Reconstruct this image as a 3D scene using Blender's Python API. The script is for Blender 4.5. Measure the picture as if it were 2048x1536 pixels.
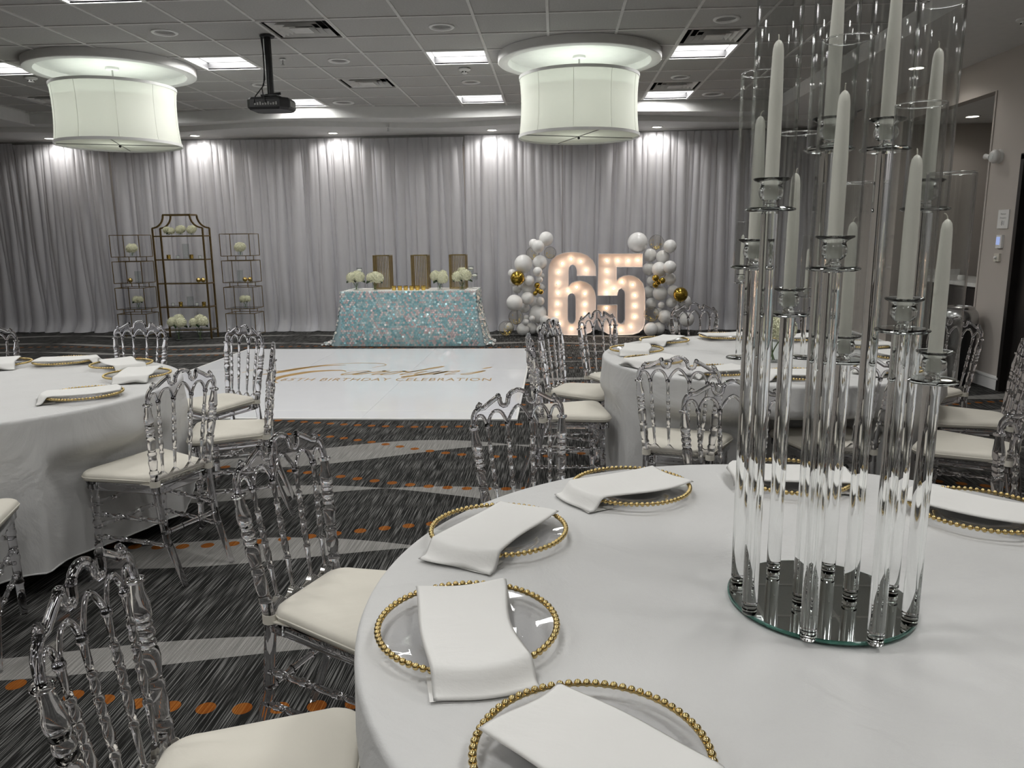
import bpy, bmesh, math, random
from math import sin, cos, pi, radians, sqrt, atan2, hypot
from mathutils import Vector, Matrix

# ------------------------------------------------------------------ scene
for o in list(bpy.data.objects):
    bpy.data.objects.remove(o)
SC = bpy.context.scene
COL = SC.collection

# camera -------------------------------------------------------------
CAM_F, CAM_P, CAM_Y, CAM_R, CAM_H = 1525.82, .1904, .0583, .0109, 1.462
cd = bpy.data.cameras.new('camera')
cd.sensor_fit = 'HORIZONTAL'
cd.sensor_width = 36.0
cd.lens = 36.0 * CAM_F / 2048
cd.clip_start = .05
cd.clip_end = 100
cam = bpy.data.objects.new('camera', cd)
COL.objects.link(cam)
_f = Vector((-sin(CAM_Y) * cos(CAM_P), cos(CAM_Y) * cos(CAM_P), -sin(CAM_P)))
_r = Vector((cos(CAM_Y), sin(CAM_Y), 0))
_d = _f.cross(_r)
_r2 = cos(CAM_R) * _r + sin(CAM_R) * _d
_d2 = -sin(CAM_R) * _r + cos(CAM_R) * _d
cam.matrix_world = Matrix(((_r2.x, -_d2.x, -_f.x, 0), (_r2.y, -_d2.y, -_f.y, 0),
                           (_r2.z, -_d2.z, -_f.z, CAM_H), (0, 0, 0, 1)))
SC.camera = cam

# world and exposure ---------------------------------------------------
w = bpy.data.worlds.new('world')
SC.world = w
w.use_nodes = True
w.node_tree.nodes['Background'].inputs[0].default_value = (1, 1, 1, 1)
w.node_tree.nodes['Background'].inputs[1].default_value = .02
SC.view_settings.view_transform = 'Standard'
SC.view_settings.look = 'None'
SC.view_settings.gamma = 1
SC.view_settings.use_curve_mapping = False
SC.view_settings.exposure = 0.0
PANEL_W = 19.0        # watts of each ceiling panel
PENDANT_W = 8.0
SPOT_W = 23.0
try:
    SC.cycles.use_denoising = True
    SC.cycles.max_bounces = 11
    SC.cycles.diffuse_bounces = 3
    SC.cycles.glossy_bounces = 4
    SC.cycles.transmission_bounces = 11
    SC.cycles.adaptive_threshold = .1
    SC.cycles.adaptive_min_samples = 16
    SC.cycles.transparent_max_bounces = 16
    SC.cycles.sample_clamp_indirect = 4
    SC.cycles.blur_glossy = 1.0
except Exception:
    pass

# room numbers ----------------------------------------------------------
CZ = 3.251                                   # suspended ceiling
TX, TY = .6096, .6096 * .9735                # tile pitch
GX0, GY0 = -.6788, 6.6887                    # grid origin
def cell(L, j):
    return GX0 + (L + .5) * TX, GY0 + (j + .5) * TY
XL, XR = -7.43, 2.957                        # soffit edges beside the grid
WX0, WX1, WY0, WY1 = -10.3, 4.13, -5.0, 12.45
SOF_Z = 3.09
PANELS = [(L, j) for L in (-9, -5, -1, 3) for j in (-14, -10, -6, -2, 2, 6)]

# ------------------------------------------------------------------ helpers
def tag(o, label=None, cat=None, group=None, kind=None):
    if label: o['label'] = label
    if cat: o['category'] = cat
    if group: o['group'] = group
    if kind: o['kind'] = kind
    return o

def empty(name, loc=(0, 0, 0), rz=0):
    o = bpy.data.objects.new(name, None)
    o.empty_display_size = .1
    o.location = loc
    o.rotation_euler = (0, 0, rz)
    COL.objects.link(o)
    return o

class M:
    def __init__(s):
        s.v = []; s.f = []
    def add(s, vs, fs):
        b = len(s.v)
        s.v += [tuple(p) for p in vs]
        s.f += [tuple(i + b for i in f) for f in fs]
        return s
    def box(s, x0, x1, y0, y1, z0, z1):
        return s.add([(x0, y0, z0), (x1, y0, z0), (x1, y1, z0), (x0, y1, z0), (x0, y0, z1), (x1, y0, z1), (x1, y1, z1), (x0, y1, z1)],
                     [(0, 3, 2, 1), (4, 5, 6, 7), (0, 1, 5, 4), (1, 2, 6, 5), (2, 3, 7, 6), (3, 0, 4, 7)])
    def lathe(s, prof, seg=16, c=(0, 0, 0), cap=True):
        vs = []; fs = []
        loop = (not cap) and len(prof) > 3 and tuple(prof[0]) == tuple(prof[-1])
        if loop: prof = prof[:-1]
        n = len(prof)
        for r, z in prof:
            for k in range(seg):
                a = 2 * pi * k / seg
                vs.append((c[0] + r * cos(a), c[1] + r * sin(a), c[2] + z))
        for i in range(n if loop else n - 1):
            i2 = (i + 1) % n
            for k in range(seg):
                k2 = (k + 1) % seg
                fs.append((i * seg + k, i * seg + k2, i2 * seg + k2, i2 * seg + k))
        if cap:
            if prof[0][0] > 1e-6: fs.append(tuple(reversed(range(seg))))
            if prof[-1][0] > 1e-6: fs.append(tuple((n - 1) * seg + k for k in range(seg)))
        return s.add(vs, fs)
    def sweep(s, path, rad, seg=8, closed=False):
        P = [Vector(p) for p in path]
        n = len(P)
        R = rad if isinstance(rad, (list, tuple)) else [rad] * n
        vs = []; fs = []
        up = None
        for i in range(n):
            a = P[(i - 1) % n] if (closed or i > 0) else P[i]
            b = P[(i + 1) % n] if (closed or i < n - 1) else P[i]
            t = (b - a)
            if t.length < 1e-9: t = Vector((0, 0, 1))
            t.normalize()
            if up is None:
                up = Vector((0, 0, 1)) if abs(t.z) < .9 else Vector((0, 1, 0))
            x = (up - t * up.dot(t))
            if x.length < 1e-6:
                up = Vector((1, 0, 0)); x = up - t * up.dot(t)
            x.normalize(); up = x
            y = t.cross(x)
            for k in range(seg):
                q = 2 * pi * k / seg
                vs.append(P[i] + R[i] * (cos(q) * x + sin(q) * y))
        m = n if closed else n - 1
        for i in range(m):
            for k in range(seg):
                k2 = (k + 1) % seg; i2 = (i + 1) % n
                fs.append((i * seg + k, i * seg + k2, i2 * seg + k2, i2 * seg + k))
        if not closed:
            fs.append(tuple(reversed(range(seg))))
            fs.append(tuple((n - 1) * seg + k for k in range(seg)))
        return s.add(vs, fs)
    def turned(s, a, b, prof, seg=12):
        """lathe profile [(t, r)] laid along the straight line a-b"""
        a = Vector(a); b = Vector(b)
        return s.sweep([a.lerp(b, t) for t, r in prof], [r for t, r in prof], seg)
    def sphere(s, c, r, seg=16, ring=10, sc=(1, 1, 1)):
        vs = [(c[0], c[1], c[2] - r * sc[2])]
        for i in range(1, ring):
            p = -pi / 2 + pi * i / ring
            for k in range(seg):
                a = 2 * pi * k / seg
                vs.append((c[0] + r * sc[0] * cos(p) * cos(a), c[1] + r * sc[1] * cos(p) * sin(a), c[2] + r * sc[2] * sin(p)))
        vs.append((c[0], c[1], c[2] + r * sc[2]))
        fs = []
        for k in range(seg):
            fs.append((0, 1 + (k + 1) % seg, 1 + k))
        for i in range(ring - 2):
            for k in range(seg):
                k2 = (k + 1) % seg
                fs.append((1 + i * seg + k, 1 + i * seg + k2, 1 + (i + 1) * seg + k2, 1 + (i + 1) * seg + k))
        t = len(vs) - 1; b = 1 + (ring - 2) * seg
        for k in range(seg):
            fs.append((b + k, b + (k + 1) % seg, t))
        return s.add(vs, fs)
    def prism(s, poly, mp, d0, d1):
        """polygon [(a, b)] extruded between depth d0 and d1; mp(a, b, d) gives the point"""
        n = len(poly)
        vs = [mp(a, b, d0) for a, b in poly] + [mp(a, b, d1) for a, b in poly]
        fs = [tuple(range(n)), tuple(reversed(range(n, 2 * n)))]
        fs += [(i, i + n, (i + 1) % n + n, (i + 1) % n) for i in range(n)]
        return s.add(vs, fs)
    def grid(s, nu, nv, fn, wrap=False):
        vs = [fn(i / nu, j / nv) for j in range(nv + 1) for i in range(nu + (0 if wrap else 1))]
        wdt = nu if wrap else nu + 1
        fs = []
        for j in range(nv):
            for i in range(nu):
                i2 = (i + 1) % wdt if wrap else i + 1
                fs.append((j * wdt + i, j * wdt + i2, (j + 1) * wdt + i2, (j + 1) * wdt + i))
        return s.add(vs, fs)
    def mesh(s, name, mat, smooth=True, ang=40, fix=True):
        me = bpy.data.meshes.new(name)
        me.from_pydata(s.v, [], s.f)
        if fix:
            bm = bmesh.new(); bm.from_mesh(me)
            bmesh.ops.remove_doubles(bm, verts=bm.verts, dist=1e-6)
            bmesh.ops.recalc_face_normals(bm, faces=bm.faces)
            bm.to_mesh(me); bm.free()
        if smooth:
            me.polygons.foreach_set('use_smooth', [True] * len(me.polygons))
            if ang < 180:
                me.set_sharp_from_angle(angle=radians(ang))
        if mat: me.materials.append(mat)
        me.update()
        return me

def obj(name, m, mat=None, parent=None, smooth=True, ang=40, loc=None, rz=None, fix=True):
    me = m.mesh(name, mat, smooth, ang, fix) if isinstance(m, M) else m
    o = bpy.data.objects.new(name, me)
    COL.objects.link(o)
    if parent: o.parent = parent
    if loc: o.location = loc
    if rz: o.rotation_euler = (0, 0, rz)
    return o

def struct(name, m, mat, parent=None, **k):
    o = obj(name, m, mat, parent, **k)
    if parent is None: o['kind'] = 'structure'
    return o

def dup(root, loc=None, rz=None):
    """copy of a thing, its parts and their sub-parts"""
    r = root.copy(); COL.objects.link(r)
    if loc is not None: r.location = loc
    if rz is not None: r.rotation_euler = (0, 0, rz)
    for ch in TREE[root.name]:
        c = ch.copy(); COL.objects.link(c); c.parent = r
        for g in TREE.get(ch.name, []):
            d = g.copy(); COL.objects.link(d); d.parent = c
    return r
TREE = {}
def remember(root):
    TREE[root.name] = [c for c in bpy.data.objects if c.parent == root]
    for ch in TREE[root.name]:
        TREE[ch.name] = [c for c in bpy.data.objects if c.parent == ch]

# ------------------------------------------------------------------ materials
def newmat(name):
    m = bpy.data.materials.new(name); m.use_nodes = True
    return m, m.node_tree, m.node_tree.nodes['Principled BSDF']
def noise(nt, scale, detail=3, vec=None, co='Object'):
    tc = nt.nodes.new('ShaderNodeTexCoord')
    n = nt.nodes.new('ShaderNodeTexNoise')
    n.inputs['Scale'].default_value = scale
    n.inputs['Detail'].default_value = detail
    if vec:
        mp = nt.nodes.new('ShaderNodeMapping')
        mp.inputs['Scale'].default_value = vec
        nt.links.new(tc.outputs[co], mp.inputs['Vector'])
        nt.links.new(mp.outputs[0], n.inputs['Vector'])
    else:
        nt.links.new(tc.outputs[co], n.inputs['Vector'])
    return n
def ramp(nt, fac, stops):
    r = nt.nodes.new('ShaderNodeValToRGB')
    nt.links.new(fac, r.inputs[0])
    e = r.color_ramp.elements
    while len(e) < len(stops): e.new(.5)
    for k, (p, c) in enumerate(stops):
        e[k].position = p; e[k].color = (*c, 1)
    return r
def bump(nt, bs, h, strength=.2, dist=.01):
    b = nt.nodes.new('ShaderNodeBump')
    b.inputs['Strength'].default_value = strength
    b.inputs['Distance'].default_value = dist
    nt.links.new(h, b.inputs['Height'])
    nt.links.new(b.outputs[0], bs.inputs['Normal'])
def plain(name, c, rough=.6, metal=0, var=.06, scale=12, bmp=0, bscale=80, spec=.5):
    m, nt, b = newmat(name)
    n = noise(nt, scale)
    r = ramp(nt, n.outputs[0], [(.3, tuple(max(0, x * (1 - var)) for x in c)), (.7, tuple(min(1, x * (1 + var)) for x in c))])
    nt.links.new(r.outputs[0], b.inputs['Base Color'])
    b.inputs['Roughness'].default_value = rough
    b.inputs['Metallic'].default_value = metal
    b.inputs['Specular IOR Level'].default_value = spec
    if bmp:
        bump(nt, b, noise(nt, bscale, 4).outputs[0], bmp)
    return m
def glass(name, c=(1, 1, 1), ior=1.49, rough=0.0):
    m, nt, b = newmat(name)
    n = noise(nt, 6)
    r = ramp(nt, n.outputs[0], [(.3, tuple(x * .985 for x in c)), (.7, c)])
    nt.links.new(r.outputs[0], b.inputs['Base Color'])
    b.inputs['Transmission Weight'].default_value = 1
    b.inputs['IOR'].default_value = ior
    b.inputs['Roughness'].default_value = rough
    return m
def thin_glass(name, c=(1, 1, 1), ior=1.5, edge=.6, power=6):
    """thin sheet: lets light straight through, mirrors by Fresnel"""
    m, nt, b = newmat(name)
    nt.nodes.remove(b)
    n = noise(nt, 5)
    r = ramp(nt, n.outputs[0], [(.3, tuple(x * .99 for x in c)), (.7, c)])
    lw = nt.nodes.new('ShaderNodeLayerWeight'); lw.inputs[0].default_value = .5          # longer way through the wall at a slant: more absorption
    pw = nt.nodes.new('ShaderNodeMath'); pw.operation = 'POWER'; nt.links.new(lw.outputs['Facing'], pw.inputs[0]); pw.inputs[1].default_value = power
    mc = nt.nodes.new('ShaderNodeMix'); mc.data_type = 'RGBA'
    nt.links.new(pw.outputs[0], mc.inputs[0]); nt.links.new(r.outputs[0], mc.inputs[6]); mc.inputs[7].default_value = (edge, edge, edge, 1)
    t = nt.nodes.new('ShaderNodeBsdfTransparent'); nt.links.new(mc.outputs[2], t.inputs[0])
    g = nt.nodes.new('ShaderNodeBsdfGlossy'); g.inputs['Roughness'].default_value = .0
    f = nt.nodes.new('ShaderNodeFresnel')
    ge = nt.nodes.new('ShaderNodeNewGeometry'); mr = nt.nodes.new('ShaderNodeMapRange')
    nt.links.new(ge.outputs['Backfacing'], mr.inputs[0]); mr.inputs[3].default_value = ior; mr.inputs[4].default_value = 1 / ior   # same index on both faces of the sheet
    nt.links.new(mr.outputs[0], f.inputs[0])
    mx = nt.nodes.new('ShaderNodeMixShader')
    nt.links.new(f.outputs[0], mx.inputs[0]); nt.links.new(t.outputs[0], mx.inputs[1]); nt.links.new(g.outputs[0], mx.inputs[2])
    nt.links.new(mx.outputs[0], nt.nodes['Material Output'].inputs[0])
    return m
def emit(name, c, s):
    m, nt, b = newmat(name)
    n = noise(nt, 3)
    r = ramp(nt, n.outputs[0], [(.3, tuple(x * .97 for x in c)), (.7, c)])
    nt.links.new(r.outputs[0], b.inputs['Emission Color'])
    b.inputs['Emission Strength'].default_value = s
    b.inputs['Base Color'].default_value = (*c, 1)
    return m
def cloth(name, c, trans=.0, bmp=.15, weave=260, transp=0.0, wr=2.2):
    m, nt, b = newmat(name)
    n = noise(nt, 4)
    r = ramp(nt, n.outputs[0], [(.3, tuple(x * .96 for x in c)), (.7, c)])
    nt.links.new(r.outputs[0], b.inputs['Base Color'])
    b.inputs['Roughness'].default_value = .85
    b.inputs['Specular IOR Level'].default_value = .2
    n1 = noise(nt, weave, 2); n2 = noise(nt, wr, 5)
    n2.inputs['Distortion'].default_value = 1.2
    ad = nt.nodes.new('ShaderNodeMath'); ad.operation = 'MULTIPLY_ADD'
    nt.links.new(n1.outputs[0], ad.inputs[0]); ad.inputs[1].default_value = .02
    nt.links.new(n2.outputs[0], ad.inputs[2])
    bump(nt, b, ad.outputs[0], bmp, .06)
    out = nt.nodes['Material Output']; last = b.outputs[0]
    if trans:
        t = nt.nodes.new('ShaderNodeBsdfTranslucent'); t.inputs[0].default_value = (*c, 1)
        mx = nt.nodes.new('ShaderNodeMixShader'); mx.inputs[0].default_value = trans
        nt.links.new(last, mx.inputs[1]); nt.links.new(t.outputs[0], mx.inputs[2]); last = mx.outputs[0]
    if transp:
        t = nt.nodes.new('ShaderNodeBsdfTransparent')
        mx = nt.nodes.new('ShaderNodeMixShader'); mx.inputs[0].default_value = transp
        nt.links.new(last, mx.inputs[1]); nt.links.new(t.outputs[0], mx.inputs[2]); last = mx.outputs[0]
    nt.links.new(last, out.inputs[0])
    return m

MT = {}
MT['tile'] = plain('ceiling_tile', (.50, .495, .48), .95, var=.05, scale=60, bmp=.35, bscale=120, spec=.1)
MT['tbar'] = plain('ceiling_grid_white', (.70, .69, .67), .6)
MT['paint'] = plain('soffit_paint', (.78, .775, .76), .7, var=.02, bmp=.03)
MT['wallpaper'] = None
MT['white'] = plain('white_enamel', (.82, .82, .80), .4, var=.02)
MT['greypaint'] = plain('grey_enamel', (.055, .055, .057), .5, var=.02)
MT['greyplastic'] = plain('grey_plastic', (.30, .30, .29), .6)
MT['alu'] = plain('brushed_aluminium', (.55, .55, .54), .35, .9, .05, 40)
MT['black'] = plain('black_plastic', (.012, .012, .013), .45)
MT['void'] = plain('duct_black', (.008, .008, .008), .9)
MT['clear'] = glass('clear_polycarbonate', (.955, .95, .975), 1.52)
MT['crystal'] = glass('clear_crystal', (.985, .995, .99), 1.5)
MT['discglass'] = glass('crystal_plate', (.93, .985, .965), 1.5)
MT['plate'] = thin_glass('charger_glass', (.97, .97, .975), 1.45)
MT['vaseglass'] = thin_glass('vase_glass', (.95, .965, .96), 1.4)
MT['chimney'] = thin_glass('chimney_glass', (.992, .996, .994), 1.68, .12, 5)
MT['gold'] = plain('bead_gold', (.60, .46, .21), .22, 1, .1, 60)
MT['goldpaint'] = plain('satin_gold', (.30, .21, .09), .35, 1, .1, 20)
MT['goldbright'] = plain('polished_gold', (.70, .52, .20), .18, 1, .08, 30)
MT['goldballoon'] = plain('gold_balloon', (.40, .27, .045), .18, .85, .05, 6)
MT['balloon'] = plain('white_balloon', (.88, .87, .85), .28, 0, .02, 5)
MT['cushion'] = cloth('ivory_cushion', (.70, .67, .59), 0, .1, 300, wr=3)
MT['linen'] = cloth('white_tablecloth', (.63, .63, .62), 0, .38, 400, wr=2.6)
MT['napkin'] = cloth('white_napkin', (.78, .775, .75), 0, .1, 350, wr=5)
MT['curtain'] = cloth('sheer_curtain', (.87, .87, .91), .35, .1, 200, .28)
MT['shade'] = None
MT['wax'] = plain('ivory_wax', (.95, .935, .84), .35, 0, .02, 10)
MT['wick'] = plain('wick', (.75, .72, .62), .8)
MT['petal'] = plain('hydrangea_petal', (.80, .80, .60), .6, 0, .12, 40)
MT['leaf'] = plain('dark_leaf', (.03, .06, .02), .5, 0, .3, 20)
MT['stem'] = plain('green_stem', (.10, .16, .05), .5, 0, .2, 20)
MT['marquee'] = plain('marquee_paint', (.84, .78, .76), .5, 0, .02)
MT['bulb'] = emit('warm_bulb', (1.0, .70, .46), 28)
MT['panel'] = emit('panel_lens', (1.0, .99, .97), 2.0)
MT['downlens'] = emit('downlight_lens', (1.0, .93, .80), 18)
MT['woodblack'] = plain('black_stained_door', (.010, .008, .007), .5, 0, .3, 8)
MT['counter'] = plain('white_counter', (.80, .80, .77), .25)
MT['steel'] = plain('steel', (.5, .5, .5), .25, 1)
MT['screen'] = emit('lcd_screen', (.35, .45, .8), .6)
MT['ink'] = plain('dark_ink', (.12, .12, .12), .6)
MT['goldfoil'] = plain('gold_vinyl', (.55, .33, .09), .35, .3, .1, 4)
MT['confetti'] = plain('gold_confetti', (.80, .60, .14), .3, .6, .1, 90)
MT['matfilm'] = plain('gloss_white_vinyl', (.86, .875, .90), .09, 0, .01, 4)
MT['rug'] = None

def build_wallpaper():
    m, nt, b = newmat('linen_wallpaper')
    n1 = noise(nt, 3, 4, (140, 140, 4)); n2 = noise(nt, 3, 4, (5, 5, 150))
    ad = nt.nodes.new('ShaderNodeMath'); ad.operation = 'ADD'
    nt.links.new(n1.outputs[0], ad.inputs[0]); nt.links.new(n2.outputs[0], ad.inputs[1])
    r = ramp(nt, ad.outputs[0], [(.35, (.37, .335, .30)), (.75, (.51, .47, .43))])
    r2 = nt.nodes.new('ShaderNodeMath'); r2.operation = 'MULTIPLY'
    nt.links.new(r.outputs[0], b.inputs['Base Color'])
    b.inputs['Roughness'].default_value = .8
    bump(nt, b, ad.outputs[0], .1, .003)
    return m
MT['wallpaper'] = build_wallpaper()

def build_shade():
    m, nt, b = newmat('linen_lamp_shade')
    n1 = noise(nt, 2, 5, (60, 60, 5)); n2 = noise(nt, 2, 5, (6, 6, 60))
    ad = nt.nodes.new('ShaderNodeMath'); ad.operation = 'ADD'
    nt.links.new(n1.outputs[0], ad.inputs[0]); nt.links.new(n2.outputs[0], ad.inputs[1])
    r = ramp(nt, ad.outputs[0], [(.38, (.54, .54, .48)), (.62, (.80, .80, .75))])
    nt.links.new(r.outputs[0], b.inputs['Base Color'])
    b.inputs['Roughness'].default_value = .9
    t = nt.nodes.new('ShaderNodeBsdfTranslucent'); nt.links.new(r.outputs[0], t.inputs[0])
    mx = nt.nodes.new('ShaderNodeMixShader'); mx.inputs[0].default_value = .5
    nt.links.new(b.outputs[0], mx.inputs[1]); nt.links.new(t.outputs[0], mx.inputs[2])
    nt.links.new(mx.outputs[0], nt.nodes['Material Output'].inputs[0])
    return m
MT['shade'] = build_shade()

def build_rug():
    m, nt, b = newmat('patterned_carpet')
    tc = nt.nodes.new('ShaderNodeTexCoord')
    sp = nt.nodes.new('ShaderNodeSeparateXYZ')
    nt.links.new(tc.outputs['Object'], sp.inputs[0])
    X, Y = sp.outputs[0], sp.outputs[1]
    def mth(op, *a, clamp=False):
        n = nt.nodes.new('ShaderNodeMath'); n.operation = op; n.use_clamp = clamp
        for i, v in enumerate(a):
            if isinstance(v, (int, float)): n.inputs[i].default_value = v
            else: nt.links.new(v, n.inputs[i])
        return n.outputs[0]
    LAM = 3.6; K = 2 * pi / LAM
    def wave(y0, A, xp):      # y0 + A cos(K (x - xp))
        return mth('MULTIPLY_ADD', mth('COSINE', mth('MULTIPLY_ADD', X, K, -K * xp)), A, y0)
    # pale bands: the area between two waves; (centre, amp p, peak p, amp q, peak q)
    rows = [(1.45, .18, -1.0, 1.45, .18, .2), (2.42, .16, -.95, 2.39, .16, -.4), (3.35, .18, -1.26, 3.31, .17, -.2), (4.16, .18, -1.42, 4.16, .18, -.6),
            (5.10, .30, -.85, 4.98, .30, -.2), (6.45, .15, -2.6, 6.45, .15, -2.0), (7.05, .18, -2.4, 7.05, .18, -1.6), (7.78, .16, .3, 7.76, .16, .9), (8.95, .08, .9, 8.95, .08, .4), (9.72, .15, -.2, 9.70, .15, .5),
            (10.52, .2, -.6, 10.48, .2, 0), (11.4, .2, -.6, 11.4, .2, -.1), (.5, .18, -1.2, .5, .18, -.3), (-.4, .18, -1.0, -.4, .18, .2)]
    band = None
    for y0, A, xp, yq, B, xq in rows:
        p = wave(y0, A, xp); q = wave(yq, B, xq)
        d = mth('MULTIPLY', mth('SUBTRACT', Y, p), mth('SUBTRACT', Y, q))
        v = mth('LESS_THAN', d, 0.0)
        band = v if band is None else mth('MAXIMUM', band, v)
    # dotted lines: y0 + A cos(K (x - xp)), dots every 0.117
    dots = [(5.92, -.13, -1.05), (5.26, -.29, -.3), (3.59, .2, -.2), (2.28, -.15, -1.1), (8.4, .15, .4), (7.55, .12, .6), (9.35, .2, -.9), (6.6, .2, -3.0),
            (4.5, .2, 1.4), (1.1, .2, -.5), (10.2, .15, .2)]
    dot = None
    fx = mth('SUBTRACT', mth('FRACT', mth('MULTIPLY', X, 1 / .117)), .5)
    fx2 = mth('MULTIPLY', mth('MULTIPLY', fx, fx), .117 ** 2)
    xs = mth('MULTIPLY', mth('ADD', mth('FLOOR', mth('MULTIPLY', X, 1 / .117)), .5), .117)
    for y0, A, xp in dots:
        yc = mth('MULTIPLY_ADD', mth('COSINE', mth('MULTIPLY_ADD', xs, K, -K * xp)), A, y0)
        dy = mth('SUBTRACT', Y, yc)
        v = mth('LESS_THAN', mth('ADD', fx2, mth('MULTIPLY', dy, dy)), .031 ** 2)
        dot = v if dot is None else mth('MAXIMUM', dot, v)
    def streak(sx, sy, lo, hi, c0, c1):
        n = noise(nt, 1, 2, (sx, sy, 1))
        return ramp(nt, n.outputs[0], [(lo, c0), (hi, c1)]).outputs[0]
    s_dark = streak(270, 4.5, .50, .63, (.015, .015, .014), (.19, .187, .18))
    s_pale = streak(270, 4.5, .40, .66, (.20, .196, .185), (.36, .35, .33))
    s_dot = streak(270, 4.5, .46, .70, (.22, .062, .008), (.40, .17, .04))
    def mix(f, a, c):
        n = nt.nodes.new('ShaderNodeMix'); n.data_type = 'RGBA'
        nt.links.new(f, n.inputs[0]); nt.links.new(a, n.inputs[6]); nt.links.new(c, n.inputs[7])
        return n.outputs[2]
    fine = noise(nt, 220, 2)
    c = mix(dot, mix(band, s_dark, s_pale), s_dot)
    mm = nt.nodes.new('ShaderNodeMix'); mm.data_type = 'RGBA'; mm.blend_type = 'MULTIPLY'; mm.inputs[0].default_value = .5
    nt.links.new(c, mm.inputs[6])
    nt.links.new(ramp(nt, fine.outputs[0], [(.3, (.55, .55, .55)), (.7, (1, 1, 1))]).outputs[0], mm.inputs[7])
    nt.links.new(mm.outputs[2], b.inputs['Base Color'])
    b.inputs['Roughness'].default_value = .95
    b.inputs['Specular IOR Level'].default_value = .1
    bump(nt, b, fine.outputs[0], .3, .004)
    return m
MT['rug'] = build_rug()

def build_sequin():
    m, nt, b = newmat('iridescent_sequin')
    a = nt.nodes.new('ShaderNodeAttribute'); a.attribute_name = 'tint'
    nt.links.new(a.outputs['Color'], b.inputs['Base Color'])
    b.inputs['Roughness'].default_value = .16
    b.inputs['Metallic'].default_value = .3
    return m
MT['sequin'] = build_sequin()

# ================================================================== STRUCTURE
struct('floor', M().box(WX0, 7.2, WY0, WY1, -.05, 0), MT['rug'], smooth=False)

def y1(x): return 11.0 - .125 * cos(2 * pi * (x + 3.5) / 4.4)     # upper wavy fascia
def y2(x): return 11.33 - .20 * cos(2 * pi * (x + 3.9) / 4.4)      # lower wavy fascia
Z1, Z2 = 3.108, 3.035

# ceiling: grid of metal bars, each tile its own piece
holes = set(PANELS)
VENTS = [(-3, 0), (-3, 4), (3, 1), (3, 5), (-10, 5), (-3, -4), (1, -7)]
holes |= set(VENTS)
LMIN, LMAX, JMIN, JMAX = -12, 5, -19, 7
ceil = M()
for L in range(LMIN + 1, LMAX + 1):
    x = GX0 + L * TX
    ceil.box(x - .012, x + .012, WY0, 11.3, CZ, CZ + .02)
for j in range(JMIN, JMAX + 1):
    y = GY0 + j * TY
    for L in range(LMIN, LMAX + 1):
        x0 = max(XL, GX0 + L * TX + .012); x1 = min(XR, GX0 + (L + 1) * TX - .012)
        ceil.box(x0, x1, y - .0115, y + .0115, CZ, CZ + .0195)
ceil_o = struct('ceiling', ceil, MT['tbar'], smooth=False)
far_tiles = M()
tile_me = {}
for L in range(LMIN, LMAX + 1):
    for j in range(JMIN, JMAX + 1):
        if (L, j) in holes: continue
        x0 = max(XL, GX0 + L * TX + .006); x1 = min(XR + .02, GX0 + (L + 1) * TX - .006)
        ya = GY0 + j * TY + .006; yb = min(GY0 + (j + 1) * TY - .006, 11.28)
        if j < -2:
            far_tiles.box(x0, x1, ya, yb, CZ + .008, CZ + .02)
            continue
        key = (round(x1 - x0, 3), round(yb - ya, 3))
        if key not in tile_me:
            hx, hy = key[0] / 2, key[1] / 2
            tile_me[key] = M().box(-hx, hx, -hy, hy, 0, .012).mesh('ceiling_tile', MT['tile'], False)
        obj('ceiling_tile', tile_me[key], parent=ceil_o, loc=((x0 + x1) / 2, (ya + yb) / 2, CZ + .008))
ft = obj('ceiling_tile_field', far_tiles, MT['tile'], ceil_o, smooth=False)
ft['kind'] = 'stuff'
obj('ceiling_slab', M().box(WX0, 7.2, WY0, WY1 + .2, 3.45, 3.55), MT['paint'], ceil_o, smooth=False)

# wavy soffit at the far end: two fascias with their undersides
def soffit(name, yf, ztop, zbot, yback, x0, x1):
    n = 96
    m = M()
    vs = []
    for i in range(n + 1):
        x = x0 + (x1 - x0) * i / n
        y = yf(x)
        vs += [(x, y, ztop), (x, y, zbot), (x, yback, zbot), (x, yback, ztop)]
    fs = []
    for i in range(n):
        a, b = 4 * i, 4 * i + 4
        fs += [(a, b, b + 1, a + 1), (a + 1, b + 1, b + 2, a + 2), (a + 2, b + 2, b + 3, a + 3), (a, a + 3, b + 3, b)]
    fs += [(0, 1, 2, 3), (4 * n + 3, 4 * n + 2, 4 * n + 1, 4 * n)]
    m.add(vs, fs)
    return struct(name, m, MT['paint'], ang=30)
soffit('trim_1', y1, CZ + .03, Z1, 12.3, WX0, WX1)
soffit('trim_2', y2, Z1 + .001, Z2, 12.3, WX0, WX1)
struct('trim_3', M().box(XR, WX1 + .02, WY0, 11.0, SOF_Z, CZ + .05), MT['paint'], smooth=False)
struct('trim_4', M().box(WX0, XL, WY0, 11.0, SOF_Z, CZ + .05), MT['paint'], smooth=False)
# valance above the drapes
struct('trim_5', M().box(WX0, WX1, 12.28, 12.34, 2.86, Z2 + .01), MT['greyplastic'], smooth=False)

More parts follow.
